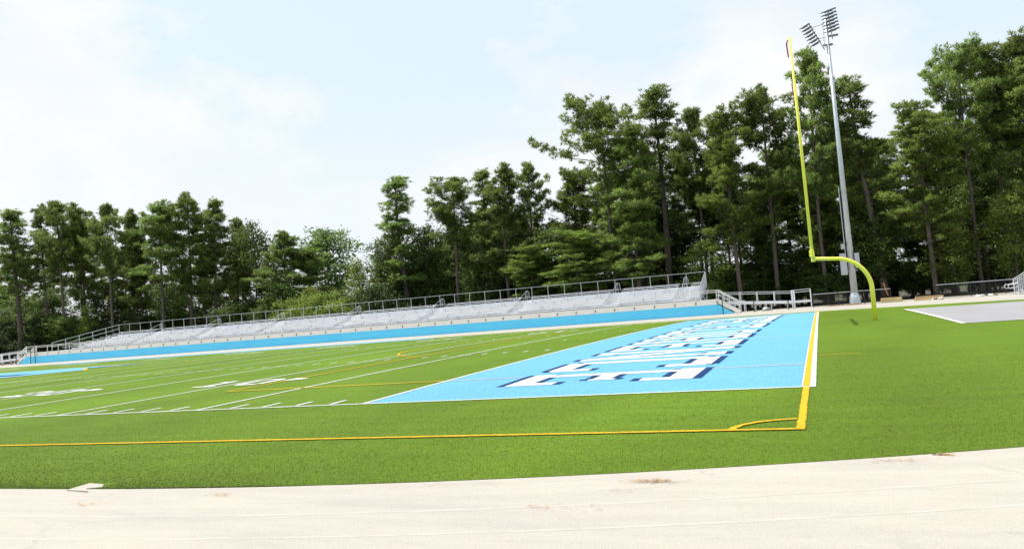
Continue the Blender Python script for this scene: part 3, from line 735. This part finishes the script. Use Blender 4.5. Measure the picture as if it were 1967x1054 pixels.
g = MB(); a_ = at(1684, 577, 66).x; g.box(a_, a_+2.4, 66.0, 66.4, GZ+.002, GZ+.05)
tag(g.build('green_board', simple('faded_green_board', (.20, .36, .29), .8)), 'thin faded green board lying in front of the yellow timber', 'board')
g = MB(); rnd = random.Random(8)
for i in range(90):
    x = at(rnd.uniform(1578, 1640), 586, 66.5).x; y = 66.3+rnd.uniform(-.5, .6); z = GZ+rnd.uniform(.02, .16)*(1-abs(y-66.3)); a_ = rnd.uniform(-.5, .5); l = rnd.uniform(.3, 1.0)
    g.bar((x, y, z), (x+l*math.cos(a_), y+l*math.sin(a_), z+rnd.uniform(-.02, .06)), .03, .02)
tag(g.build('pine_bark_debris', M['straw']), 'heap of brown bark and sticks below the chain link fence', 'debris', None, 'stuff')
for (u0, u1, lab) in ((1875, 1918, 'crumpled white sheeting left of the far right steps'), (1790, 1812, 'crumpled white sheeting beside the brown planks')):
    g = MB(); a_, b_ = at(u0, 565, 66).x, at(u1, 565, 66).x; n = 12; rnd = random.Random(u0); H_ = [[rnd.uniform(.02, .22) for _ in range(4)] for _ in range(n+1)]
    for i in range(n):
        for j in range(3):
            x0, x1 = a_+(b_-a_)*i/n, a_+(b_-a_)*(i+1)/n; y0, y1 = 66+j*.35, 66+(j+1)*.35
            h = lambda p_, q_: GZ+(H_[p_][q_] if 0 < p_ < n else .01)
            g.face([(x0, y0, h(i, j)), (x1, y0, h(i+1, j)), (x1, y1, h(i+1, j+1)), (x0, y1, h(i, j+1))])
    tag(g.build('plastic_sheet', M['white_sheet']), lab, 'sheeting')
# the end of the second stand: steps with balustrade and looped handrail
hx = at(1957, 560, 64).x
vs = empty('metal_steps', (hx, 64, GZ), 'silver metal steps with a barred balustrade at the right edge', 'steps')
g = MB()
for i in range(5): g.box(hx+.1+i*.3, hx+.4+i*.3-.002, 64.1, 65.5, GZ+.1+i*.2, GZ+.15+i*.2)
g.hexa([(hx, 64, GZ), (hx, 64.06, GZ), (hx+2, 64.06, GZ+1.1), (hx+2, 64, GZ+1.1), (hx, 64, GZ+.12), (hx, 64.06, GZ+.12), (hx+2, 64.06, GZ+1.45), (hx+2, 64, GZ+1.45)])
g.build('tread', M['alu'], vs)
for y in (64.0, 65.5):
    g = MB()
    for h in (.12, .5, .88, 1.3): g.bar((hx, y, GZ+h), (hx+2, y, GZ+h+1.2), .05, .06)
    g.box(hx-.04, hx+.04, y-.04, y+.04, GZ, GZ+1.33)
    for i in range(1, 14): x = hx+i*.15; g.box(x-.015, x+.015, y-.015, y+.015, GZ+.1+i*.09, GZ+1.28+i*.09)
    g.tube([(hx, y-.05, GZ+.98), (hx-.25, y-.05, GZ+.88), (hx-.62, y-.05, GZ+.88), (hx-.72, y-.05, GZ+.78), (hx-.72, y-.05, GZ+.66), (hx-.62, y-.05, GZ+.56), (hx-.25, y-.05, GZ+.56), (hx, y-.05, GZ+.66)], .03, 8)
    g.build('handrail', M['alu'], vs)

# ---------------------------------------------------------------- houses behind the wood
def house(x, y, wd, dp, h, rise, lab):
    e = empty('house', (x, y, -.16), lab, 'house')
    g = MB(); g.box(x-wd/2, x+wd/2, y, y+dp, -.16, h); g.build('wall', M['house_wall'], e)
    g = MB(); A_ = [(x-wd/2-.4, y-.4, h-.1), (x+wd/2+.4, y-.4, h-.1), (x+wd/2+.4, y+dp/2, h+rise), (x-wd/2-.4, y+dp/2, h+rise)]
    B_ = [(x-wd/2-.4, y+dp+.4, h-.1), (x+wd/2+.4, y+dp+.4, h-.1)]
    for q in ((A_[0], A_[1], A_[2], A_[3]), (A_[3], A_[2], B_[1], B_[0])):
        lo = [(a0_, b0_, c0_-.15) for a0_, b0_, c0_ in q]; g.hexa([lo[0], lo[1], lo[2], lo[3], q[0], q[1], q[2], q[3]])
    g.build('roof', M['house_roof'], e)
    for sx_ in (-.3, 0, .3):
        xx_ = x+sx_*wd; g = MB(); g.box(xx_-.55, xx_+.55, y-.05, y-.003, 1.0, 2.3); g.build('window', M['glass'], e)
house(at(8, 640, 128).x, 128, 16, 9, 4.2, 3.6, 'tan house with grey roof seen between trunks at the far left')
house(at(88, 640, 134).x, 134, 12, 9, 3.6, 3.0, 'pale house glimpsed left of the bleacher steps through the trunks')
house(at(545, 600, 150).x, 150, 26, 11, 4.8, 4.4, 'grey roofed house behind the pale shrubs in the gap of the trees')
house(at(1042, 556, 122).x, 122, 9, 8, 4.5, 2.4, 'beige house glimpsed behind the bare branched tree')
house(at(1215, 556, 150).x, 150, 14, 8, 4.5, 2.6, 'grey roofed house deep behind the right of the bleachers')

# ---------------------------------------------------------------- trees
def rot_to(d):
    d = d/np.linalg.norm(d); a = np.array([0, 0, 1.]) if abs(d[2]) < .9 else np.array([1., 0, 0])
    a = a-d*a.dot(d); a /= np.linalg.norm(a); return a, np.cross(d, a)
def leaves_mesh(name, V, mat, NV=None):
    if NV is not None:                                        # turn every leaf so that its front looks out of its clump
        t3 = np.asarray(V).reshape(-1, 3, 3).copy(); n3 = NV.reshape(-1, 3, 3).copy()
        ng = np.cross(t3[:, 1]-t3[:, 0], t3[:, 2]-t3[:, 0]); fl = (ng*n3.sum(1)).sum(1) < 0
        t3[fl] = t3[fl][:, [0, 2, 1]]; n3[fl] = n3[fl][:, [0, 2, 1]]; V = t3.reshape(-1, 3); NV = n3.reshape(-1, 3)
    n = len(V)//3; me = bpy.data.meshes.new(name); me.vertices.add(len(V)); me.vertices.foreach_set('co', np.asarray(V, np.float32).ravel())
    me.loops.add(n*3); me.loops.foreach_set('vertex_index', np.arange(n*3, dtype=np.int32))
    me.polygons.add(n); me.polygons.foreach_set('loop_start', np.arange(0, n*3, 3, dtype=np.int32))
    me.update(calc_edges=True); me.materials.append(mat)
    if NV is not None:
        NV = NV/(np.linalg.norm(NV, axis=1, keepdims=True)+1e-9); me.polygons.foreach_set('use_smooth', np.ones(n, bool)); me.normals_split_custom_set_from_vertices(NV.astype(np.float32))
    return me
def tufts(rs, C, D, n, ln, wd, up=.35):
    """C (k,3) tuft centres, D (k,3) directions: n needles each fanned about the direction"""
    k = len(C); d = D[:, None, :]+rs.normal(0, .55, (k, n, 3)); d[..., 2] += up; d /= np.linalg.norm(d, axis=2, keepdims=True)
    l = ln*rs.uniform(.6, 1.15, (k, n, 1)); base = C[:, None, :]+rs.normal(0, .05, (k, n, 3))
    sd = np.cross(d, rs.normal(0, 1, (k, n, 3))); sd /= np.linalg.norm(sd, axis=2, keepdims=True)+1e-9
    w2 = wd*rs.uniform(.7, 1.3, (k, n, 1))/2
    a = base+d*l*.15-sd*w2; b = base+d*l*.15+sd*w2; c = base+d*l
    return np.stack([a, b, c], 2).reshape(-1, 3)
def leafclump(rs, C, rad, n, sz):
    k = len(C); p = C[:, None, :]+rs.normal(0, 1, (k, n, 3))*rad*np.array([.5, .5, .38])
    d = rs.normal(0, 1, (k, n, 3)); d /= np.linalg.norm(d, axis=2, keepdims=True); e = np.cross(d, rs.normal(0, 1, (k, n, 3))); e /= np.linalg.norm(e, axis=2, keepdims=True)
    s = sz*rs.uniform(.6, 1.3, (k, n, 1))
    return np.stack([p-d*s*.5, p+d*s*.5+e*s*.25, p+e*s*.7-d*s*.05], 2).reshape(-1, 3)
UNIT = 24.0
def make_pine(seed, base, shape, wmax, nl, dens, lean=.0, mat='needles', low=0, tuft=(12, .44, .066), fork=False):
    """unit pine, 24 m tall. base = height fraction where the crown starts; shape(t) = relative radius"""
    rs = np.random.RandomState(seed); H = UNIT; tr = MB()
    ph = rs.uniform(0, 6.28); amp = rs.uniform(.1, .45)
    def ax(z): return np.array([amp*math.sin(z/H*3+ph)-amp*math.sin(ph)+lean*z, amp*.7*math.cos(z/H*2.4+ph)-amp*.7*math.cos(ph), z])
    zz = np.linspace(0, H*.985, 15); tr.tube([ax(z) for z in zz], [.215*(1-z/H)**.75+.03+.06*math.exp(-z*1.5) for z in zz], 8)
    C = []; D = []; NC = []
    for i in range(nl):
        t = (i+rs.uniform(0, 1))/nl; t = t**.9; z = H*(base+(1-base)*min(1, max(0, t*.985+rs.normal(0, .02))))
        r = wmax*shape(t)*rs.uniform(.4, 1.28); 
        if rs.rand() < .08: r *= 1.25
        az = i*2.4+rs.uniform(-.6, .6); el = rs.uniform(-.1, .95)+.35*t; o = ax(z-r*.25*t); d = np.array([math.cos(az)*math.cos(el), math.sin(az)*math.cos(el), math.sin(el)])
        nseg = 4; pts = [o]; dd = d.copy()
        for k in range(nseg):
            dd = dd+np.array([rs.normal(0, .12), rs.normal(0, .12), rs.normal(.03, .1)]); dd /= np.linalg.norm(dd); pts.append(pts[-1]+dd*r/nseg)
        if r > .7: tr.tube(pts, [.065*(1-t*.55)*(1-k/nseg*.8)*(.6+.2*r/2) for k in range(nseg+1)], 4, False)
        m_ = max(3, int(dens*(1.5+r*2.1))); cl = [1.0, rs.uniform(.75, .95), rs.uniform(.45, .75)]
        ncl = max(3, int(2+r*3.0*dens/8))
        for c_i in range(ncl):                                    # clumps of needles set along and beside the outer limb
            s = 1.0 if c_i == 0 else rs.uniform(.42, 1.0); k = min(nseg-1, int(s*nseg)); f = s*nseg-k; f = min(f, 1); q = pts[k]*(1-f)+pts[k+1]*f
            lat = np.cross(dd, [0, 0, 1.]); lat /= np.linalg.norm(lat)+1e-9
            if c_i: q2 = q+lat*rs.uniform(-1, 1)*(.25+.26*r)+np.array([0, 0, rs.uniform(-.3, .5)])
            else: q2 = q
            if c_i and r > 1: tr.tube([q, q2], [.022, .012], 3, False)
            cr_ = rs.uniform(.24, .58)
            for _ in range(9):
                nn = rs.normal(0, 1, 3); nn /= np.linalg.norm(nn); nn[2] *= .7; C.append(q2+nn*cr_*rs.uniform(.3, 1.15)); D.append(nn*.8+dd*.25+np.array([0, 0, .25])); NC.append(q2-np.array([0, 0, .42]))
    for _ in range(int(dens*7)): q = ax(H*rs.uniform(.95, 1.0))+rs.normal(0, .3, 3); C.append(q); D.append(np.array([0, 0, 1.])+rs.normal(0, .4, 3)); NC.append(ax(H*.96))
    for _ in range(low):                                       # a few dead or thin lower limbs
        z = H*rs.uniform(.25, max(.3, base)); az = rs.uniform(0, 6.28); l = rs.uniform(.6, 2.2); o = ax(z); e = o+np.array([math.cos(az)*l, math.sin(az)*l, rs.uniform(-.1, .7)]); tr.tube([o, (o+e)/2+rs.normal(0, .1, 3), e], [.035, .025, .01], 4, False)
        if rs.rand() < .5:
            for _ in range(8): C.append(e+rs.normal(0, .25, 3)); D.append(rs.normal(0, .5, 3)+np.array([0, 0, .3])); NC.append(e-np.array([0, 0, .2]))
    V = tufts(rs, np.array(C), np.array(D), *tuft); NV = V-np.repeat(np.array(NC), tuft[0]*3, axis=0); NV /= np.linalg.norm(NV, axis=1, keepdims=True)+1e-9
    return tr, leaves_mesh('crown', V, M[mat], NV*1.0+rs.normal(0, .38, NV.shape)), wmax
def make_broad(seed, base, wmax, H, nb, nc, leaf, mat='leaves', conical=False):
    rs = np.random.RandomState(seed); tr = MB(); ph = rs.uniform(0, 6)
    def ax(z): return np.array([.25*math.sin(z/H*4+ph)-.25*math.sin(ph), .2*math.cos(z/H*3+ph)-.2*math.cos(ph), z])
    zz = np.linspace(0, H*.93, 12); tr.tube([ax(z) for z in zz], [max(.02, (.011*H)*(1-z/H)+.015) for z in zz], 7)
    C = []
    for i in range(nb):
        t = (i+rs.rand())/nb; z = H*(base+(1-base)*t*.93); prof = (1-t)**.7 if conical else math.sin(math.pi*min(1, .12+t*.86))**.6
        r = wmax*prof*rs.uniform(.55, 1.15); az = i*2.4+rs.uniform(-.7, .7); el = rs.uniform(.1, .7); o = ax(z)
        d = np.array([math.cos(az)*math.cos(el), math.sin(az)*math.cos(el), math.sin(el)]); e = o+d*r
        if r > .5: tr.tube([o, (o+e)/2+rs.normal(0, .12, 3), e], [.045*H/12, .03*H/12, .012], 4, False)
        for _ in range(max(2, int(nc*r/wmax))): s = rs.uniform(.3, 1.05); C.append(o+d*r*s+rs.normal(0, .32, 3)*np.array([1, 1, .7])*(r*.4+.15))
    C.append(ax(H*.96))
    C = np.array(C); V = leafclump(rs, C, .62*wmax/3, 17, leaf*.9); NV = V-np.repeat(C-np.array([0, 0, .5]), 17*3, axis=0); NV /= np.linalg.norm(NV, axis=1, keepdims=True)+1e-9
    return tr, leaves_mesh('crown', V, M[mat], NV+rs.normal(0, .3, NV.shape)), wmax
class Kind: pass
LIB = {}
def lib(name, made, H, bark='bark'):
    tr, crown_me, wmax = made; me = bpy.data.meshes.new('trunk'); me.from_pydata(tr.v, [], tr.f); me.materials.append(M[bark]); me.polygons.foreach_set('use_smooth', [True]*len(me.polygons)); me.update()
    me.name = 'trunk'; k = Kind(); k.tr = me; k.cr = crown_me
    co = np.empty(len(crown_me.vertices)*3, np.float32); crown_me.vertices.foreach_get('co', co); co = co.reshape(-1, 3)
    k.H = float(np.percentile(co[:, 2], 99.9)); rad_ = np.hypot(co[:, 0], co[:, 1]); k.w = float(np.percentile(rad_, 93)); LIB[name] = k
rnd_top = lambda t: (.35+.9*math.sin(math.pi*min(1, .1+t*.82)))*(1-max(0, t-.75)*2.4)
conic = lambda t: (1-t)**.55*.8+.12+.35*math.sin(math.pi*min(1, t*1.05))*.6
layered = lambda t: (.8+.25*math.sin(t*19))*(1-t*.62)
for i in range(4): lib('pine_round%d' % i, make_pine(10+i, (.42, .50, .36, .54)[i], rnd_top, 3.3, 50, 6.6, low=7), UNIT)
for i in range(3): lib('pine_dense%d' % i, make_pine(20+i, (.30, .40, .26)[i], conic, 3.5, 66, 6.8, low=4), UNIT)
for i in range(3): lib('pine_sparse%d' % i, make_pine(30+i, (.42, .35, .5)[i], layered, 3.3, 36, 5.6, low=9), UNIT)
for i in range(2): lib('pine_light%d' % i, make_pine(40+i, (.25, .34)[i], lambda t: .45+.75*math.sin(math.pi*min(1, .12+t*.8)), 3.2, 62, 6.5, low=5, mat='needles_light'), UNIT)
for i in range(2): lib('pine_open%d' % i, make_pine(50+i, (.50, .46)[i], lambda t: .5+.75*math.sin(math.pi*min(1, .05+t*.85)), 4.6, 40, 6.6, low=8), UNIT)
for i in range(3): lib('broad%d' % i, make_broad(60+i, (.2, .3, .15)[i], 3.2, 12, 46, 16, .30), 12)
for i in range(2): lib('broad_light%d' % i, make_broad(70+i, .12, 2.9, 12, 46, 15, .28, 'leaves_light', conical=bool(i)), 12)
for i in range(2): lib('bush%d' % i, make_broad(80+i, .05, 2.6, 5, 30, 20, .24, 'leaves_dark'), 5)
lib('bush_light0', make_broad(90, .05, 2.6, 5, 30, 20, .24, 'leaves_light'), 5)
def bare(seed):
    rs = np.random.RandomState(seed); tr = MB()
    def br(p, d, l, r, lev):
        q = [p]; dd = d
        for k in range(3): dd = dd+rs.normal(0, .14, 3); dd /= np.linalg.norm(dd); q.append(q[-1]+dd*l/3)
        tr.tube(q, [r, r*.85, r*.7, r*.5], 4, False)
        if lev: 
            for _ in range(4): br(q[rs.randint(1, 4)], dd+rs.normal(0, .5, 3)+np.array([0, 0, .15]), l*.62, r*.5, lev-1)
    tr.tube([(0, 0, 0), (.1, 0, 6), (0, .1, 10)], [.2, .15, .11], 7); br(np.array([0, .1, 10.]), np.array([-.1, 0, 1.]), 3.6, .1, 4); br(np.array([.05, 0, 8.]), np.array([-.9, 0, .7]), 3.2, .08, 4); br(np.array([.05, 0, 9.]), np.array([.8, .2, .8]), 2.8, .08, 3)
    return tr
btr = bare(3); bme = bpy.data.meshes.new('bare_tree'); bme.from_pydata(btr.v, [], btr.f); bme.materials.append(M['dead_wood'])
bo = bpy.data.objects.new('bare_tree', bme); COL.objects.link(bo); p = at(1085, 345, 88); bo.location = (p.x, 88, -.16); bo.scale = (1.0, 1.0, (p.z+.16)/17.5)
tag(bo, 'leafless grey brown tree with fine twigs left of the big open crowned pine', 'tree')

PLANTS = []
def plant(kind, x, y, H, wid, rotz, name, cat, label, group=None):
    k = LIB[kind]; e = empty(name, (x, y, -.16), label, cat, group); e.rotation_euler = (0, 0, rotz)
    sz = H/k.H; sw = wid/2/k.w; e.scale = (sw, sw, sz)
    for nm, me in (('trunk', k.tr), ('crown', k.cr)):
        o = bpy.data.objects.new(nm, me); COL.objects.link(o); o.parent = e
    PLANTS.append(e); return e
rt = random.Random(12)
# u, v of the top, crown width in pixels, kind, distance row, words
FRONT = [
 (30, 402, 95, 'pine_sparse0', 84, 'thin crowned pine at the left edge, its trunk left of the bleacher steps'),
 (84, 393, 62, 'pine_sparse2', 86, 'slim pine, left one of a close pair near the left edge'),
 (113, 385, 72, 'pine_round3', 84, 'slim pine, right one of a close pair near the left edge'),
 (155, 404, 74, 'pine_light1', 88, 'yellowish green pine right of the close pair at the left'),
 (205, 391, 78, 'pine_round1', 83, 'round topped pine above the left end of the bleacher rear rail'),
 (247, 402, 70, 'pine_dense1', 90, 'dull green pine just right of the left round topped pine'),
 (302, 385, 84, 'pine_round0', 82, 'pine whose bushy flat crown leans out left of the densest left clump'),
 (352, 371, 90, 'pine_dense0', 84, 'tallest pine of the left wood, dense dark crown, left half of the clump'),
 (404, 382, 92, 'pine_dense2', 86, 'dense dark pine making the right half of the tallest left clump'),
 (448, 418, 72, 'pine_round2', 92, 'lower pine tucked in at the right foot of the tallest left clump'),
 (478, 424, 86, 'broad0', 88, 'loose leafy tree with sky showing through, at the right end of the left wood'),
 (545, 443, 96, 'pine_dense1', 84, 'short bushy pine left of the gap, in front of the hazy leafy tree'),
 (588, 474, 70, 'pine_round0', 88, 'low pine wedged between the short bushy pine and the hazy leafy tree'),
 (632, 436, 112, 'broad1', 100, 'wide hazy leafy tree standing alone in the gap'),
 (690, 495, 84, 'broad_light1', 82, 'pointed fresh green leafy tree in the gap left of the thin layered pine'),
 (770, 333, 100, 'pine_sparse1', 84, 'thin layered pine at the right side of the gap, sky all round its top'),
 (862, 342, 92, 'pine_round3', 84, 'round headed pine with a bare middle trunk, right of the thin layered pine'),
 (920, 326, 76, 'pine_sparse0', 88, 'pine partly hidden behind the spire shaped pine'),
 (960, 313, 96, 'pine_dense0', 82, 'dark spire shaped pine, dense to the ground'),
 (1012, 310, 84, 'pine_round2', 84, 'rounded pine between the spire shaped pine and the bare tree'),
 (1150, 178, 175, 'pine_open0', 82, 'big open crowned pine with long limbs reaching left over the bare tree'),
 (1200, 242, 120, 'pine_dense2', 79, 'dense dark pine in front of the big open crowned pine'),
 (1250, 166, 118, 'pine_sparse2', 86, 'feathery topped pine right of the big open crowned pine'),
 (1328, 207, 104, 'pine_round1', 84, 'dark rounded pine between the feathery pine and the yellow green pine'),
 (1388, 205, 110, 'pine_light0', 80, 'yellow green pine with bright lower boughs above the bleacher end'),
 (1455, 168, 108, 'pine_round0', 83, 'rounded pine left of the yellow upright'),
 (1540, 93, 120, 'pine_round2', 82, 'very tall pine directly behind the yellow upright'),
 (1592, 205, 96, 'pine_dense1', 86, 'pine behind the light pole, lower than its neighbours'),
 (1655, 138, 118, 'pine_sparse1', 82, 'layered pine with flat plates of needles right of the light pole'),
 (1758, 197, 124, 'pine_light1', 79, 'paler green pine between the layered pine and the tallest right pines'),
 (1832, 76, 140, 'pine_open1', 81, 'tallest of the right pines with a broken two headed crown'),
 (1888, 84, 150, 'pine_open0', 84, 'tall spreading pine just right of the two headed pine'),
 (1938, 72, 130, 'pine_round3', 83, 'tall pine near the right edge, its crown touching the spreading pine'),
 (1972, 110, 120, 'pine_dense0', 80, 'dense pine cut by the right edge of the view'),
 (1100, 330, 110, 'pine_dense1', 86, 'half height pine right of the bare tree under the long limbs'),
 (1060, 430, 90, 'broad2', 82, 'dark leafy tree under the bare tree'),
 (1100, 440, 110, 'pine_light0', 78, 'young yellow green pine behind the middle of the rear rail'),
 (1215, 370, 110, 'pine_dense0', 77, 'young dark pine in front of the densest right wood'),
 (760, 440, 112, 'broad0', 86, 'dark leafy tree wrapped round the foot of the thin layered pine'),
 (815, 432, 84, 'broad1', 88, 'leafy tree filling the gap between the thin layered pine and the round headed pine'),
 (905, 430, 96, 'broad2', 88, 'leafy tree filling the space under the round headed pine'),
 (1015, 470, 90, 'pine_light1', 79, 'young bright pine below the rounded pine'),
 (610, 560, 90, 'bush_light0', 80, 'pale rounded shrub behind the rear rail in the gap'),
 (555, 572, 80, 'bush_light0', 80, 'pale shrub behind the rear rail left of the gap'),
 (735, 540, 90, 'bush0', 79, 'green bush at the foot of the trees right of the gap'),
 (176, 585, 64, 'broad_light1', 84, 'light leafy tree behind the left end of the rear rail'),
]
for i, (u, v, wp, kind, Y, lab) in enumerate(FRONT):
    p = at(u, v, Y); pxm = FPX/((p-CAM).dot(f_)); cat = 'shrub' if 'bush' in kind else ('pine tree' if 'pine' in kind else 'tree')
    plant(kind, p.x, Y, p.z+.16, wp*1.05/pxm, rt.uniform(0, 6.28), {'shrub': 'shrub', 'pine tree': 'pine_tree', 'tree': 'leafy_tree'}[cat], cat, lab)
# second and third rows: each its own tree, heights kept under the skyline of the photograph
SKY = [(0, 440), (60, 420), (140, 420), (260, 425), (330, 400), (430, 420), (480, 450), (520, 470), (590, 500), (640, 500), (700, 560), (730, 540), (760, 440), (830, 420), (900, 380), (1000, 380), (1040, 440), (1080, 400), (1140, 290), (1250, 270), (1400, 260), (1500, 235), (1560, 220), (1640, 240), (1700, 255), (1780, 250), (1850, 190), (1967, 150), (2100, 150)]
def skyv(u):
    for (a, b_), (c, d) in zip(SKY[:-1], SKY[1:]):
        if a <= u <= c: return b_+(d-b_)*(u-a)/(c-a)
    return SKY[0][1] if u < 0 else SKY[-1][1]
LAND = [(-200, 'beyond the left edge'), (60, 'left of the bleacher steps'), (165, 'behind the left end of the rear rail'), (330, 'behind the left wood clump'), (470, 'at the right end of the left wood'), (640, 'in the low gap of the treeline'), (760, 'by the thin layered pine'), (880, 'behind the round headed pine'), (980, 'behind the spire shaped pine'), (1080, 'by the bare tree'), (1180, 'behind the big open crowned pine'), (1300, 'behind the feathery topped pine'), (1400, 'above the right end of the bleachers'), (1500, 'behind the ramp'), (1600, 'by the light pole'), (1700, 'behind the orange stake'), (1800, 'behind the lumber'), (1900, 'behind the right hand fence'), (2100, 'at the right edge')]
cnt = {}
ORD = ['first', 'second', 'third', 'fourth', 'fifth', 'sixth', 'seventh', 'eighth', 'ninth', 'tenth', 'eleventh', 'twelfth']
def where(u, word):
    lm = min(LAND, key=lambda q: abs(q[0]-u))[1]; k = cnt.get((lm, word), 0); cnt[(lm, word)] = k+1; return lm, k
pend = []
def row(us, Y0, Y1, kinds, vf, wp0, wp1, word, name, cat, group):
    for u in us:
        u_ = u+rt.uniform(-14, 14); Y = rt.uniform(Y0, Y1); v = vf(u_); p = at(u_, v, Y)
        if p.z < 1.5: continue
        pxm = FPX/((p-CAM).dot(f_)); pend.append((u_, rt.choice(kinds), p, Y, rt.uniform(wp0, wp1)*1.1/pxm, word, name, cat, group))
pk = ['pine_round0', 'pine_round1', 'pine_round2', 'pine_round3', 'pine_dense0', 'pine_dense1', 'pine_dense2', 'pine_sparse0', 'pine_sparse1']
row([u for u in range(-20, 500, 58)], 88, 104, pk, lambda u: skyv(u)+rt.uniform(0, 60), 60, 90, 'pine', 'pine_tree', 'pine tree', 'pines of the second row')
row([u for u in range(740, 1060, 34)], 88, 100, pk, lambda u: skyv(u)+rt.uniform(10, 80), 60, 84, 'pine', 'pine_tree', 'pine tree', 'pines of the second row')
row([u for u in range(1090, 2020, 27)], 86, 104, pk, lambda u: skyv(u)+rt.uniform(-5, 130), 70, 110, 'pine', 'pine_tree', 'pine tree', 'pines of the second row')
bk = ['broad0', 'broad1', 'broad2']
row([u for u in range(-30, 520, 40)], 84, 104, bk, lambda u: skyv(u)+rt.uniform(110, 200), 60, 95, 'leafy tree', 'leafy_tree', 'tree', 'leafy trees of the understorey')
row([u for u in range(520, 760, 34)], 80, 95, bk+['broad_light0'], lambda u: skyv(u)+rt.uniform(40, 70), 60, 80, 'leafy tree', 'leafy_tree', 'tree', 'leafy trees of the understorey')
row([u for u in range(760, 1120, 28)], 80, 100, bk, lambda u: skyv(u)+rt.uniform(40, 120), 60, 95, 'leafy tree', 'leafy_tree', 'tree', 'leafy trees of the understorey')
row([u for u in range(1120, 2020, 31)], 78, 100, bk+['broad_light0'], lambda u: skyv(u)+rt.uniform(120, 290), 70, 110, 'leafy tree', 'leafy_tree', 'tree', 'leafy trees of the understorey')
def lowv(u): return 672-.0795*(u)+rt.uniform(-62, -22)
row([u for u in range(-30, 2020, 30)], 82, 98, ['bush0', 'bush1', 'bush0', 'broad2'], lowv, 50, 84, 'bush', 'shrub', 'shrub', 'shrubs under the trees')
pend.sort(key=lambda q: q[0])
ADJ = {'pine_round': 'round crowned', 'pine_dense': 'dense dark', 'pine_sparse': 'thin crowned', 'broad': 'dark', 'broad_light': 'pale green', 'bush': 'dark'}
for u_, kind, p, Y, wd, word, name, cat, group in pend:
    lm, k = where(u_, word); adj = ADJ[kind.rstrip('0123456789')]
    row_ = {'pine': 'second row ', 'leafy tree': 'understorey ', 'bush': 'low '}[word]
    lab = '%s %s%s %s, %s there' % (adj, row_, word, lm, ORD[min(k, 11)])
    plant(kind, p.x, Y, p.z+.16, wd, rt.uniform(0, 6.28), name, cat, lab, group)
# distant wood that closes the view
g = MB(); rs = np.random.RandomState(5)
Cc = []
for k in range(2600):
    x = rs.uniform(-330, 120); y = rs.uniform(175, 260); Cc.append((x, y, rs.uniform(-.5, 1)**1*5.5))
V = leafclump(rs, np.array(Cc), 3.2, 14, 1.3)
fo = bpy.data.objects.new('distant_wood', leaves_mesh('distant_wood', V, M['leaves'])); COL.objects.link(fo)
tag(fo, 'far low band of woodland seen between the trunks', 'woodland', None, 'stuff')

# ---------------------------------------------------------------- upright fibres of the near turf
rs = np.random.RandomState(77); nB = 560000
yb = -8.15+20*rs.rand(nB)**2.3; xb = rs.uniform(-12, 18, nB)
def in_view(x, y):
    dx, dy = x-CAM.x, y-CAM.y; d = dx*f_.x+dy*f_.y-CAM.z*f_.z; q = (dx*r_.x+dy*r_.y-CAM.z*r_.z)/d; return (q > -.85) & (q < .9)
k = in_view(xb, yb) & (np.where(xb > .3, np.hypot(xb-.3, yb-TC), TC-yb) < TR0-.01)
k &= ~((yb > SY-LW-.0) & (yb < SY+.0) & (xb < XE)) & ~((xb > XE-.105) & (xb < XE) & (yb > SY)) & ~((yb > -LW) & (xb < XE+LW)) & ~((yb > 6.38) & (yb < 6.5) & (xb < XE+1.1)) & (rs.rand(len(xb)) < np.clip((11-yb)/6, 0, 1)) & ~(np.abs(np.hypot(xb-XE+.05, yb-SY+.05)-.84) < .05) & ~((xb > XE-1.1) & (xb < XE) & (np.abs(np.hypot(xb-XE+.05, yb-SY+.05)-.84) < .05))
sl = np.array([(q.x, q.y) for q in top]); k &= ~((xb > sl[:, 0].min()-.02) & (xb < sl[:, 0].max()+.02) & (yb > sl[:, 1].min()-.1) & (yb < sl[:, 1].max()+.03))
xb, yb = xb[k], yb[k]; nB = len(xb)
zb = .12*(1-np.minimum(np.abs(yb-YC)/24.384, 1.0)**2)
dist = np.hypot(xb-CAM.x, yb-CAM.y); wv = .0028*(dist/7)*rs.uniform(.6, 1.3, nB); hh = rs.uniform(.005, .017, nB)*np.clip((16-dist*.55)/10, .3, 1); a = rs.uniform(0, math.pi, nB)
lx, ly = rs.normal(0, .01, nB), rs.normal(0, .01, nB)
V = np.stack([np.stack([xb-wv*np.cos(a), yb-wv*np.sin(a), zb-.003], 1), np.stack([xb+wv*np.cos(a), yb+wv*np.sin(a), zb-.003], 1), np.stack([xb+lx, yb+ly, zb+hh], 1)], 1).reshape(-1, 3)
bl = bpy.data.objects.new('grass_blades', leaves_mesh('grass_blades', V, M['blade'])); COL.objects.link(bl)
tag(bl, 'short upright artificial grass fibres of the near turf', 'grass', None, 'stuff')
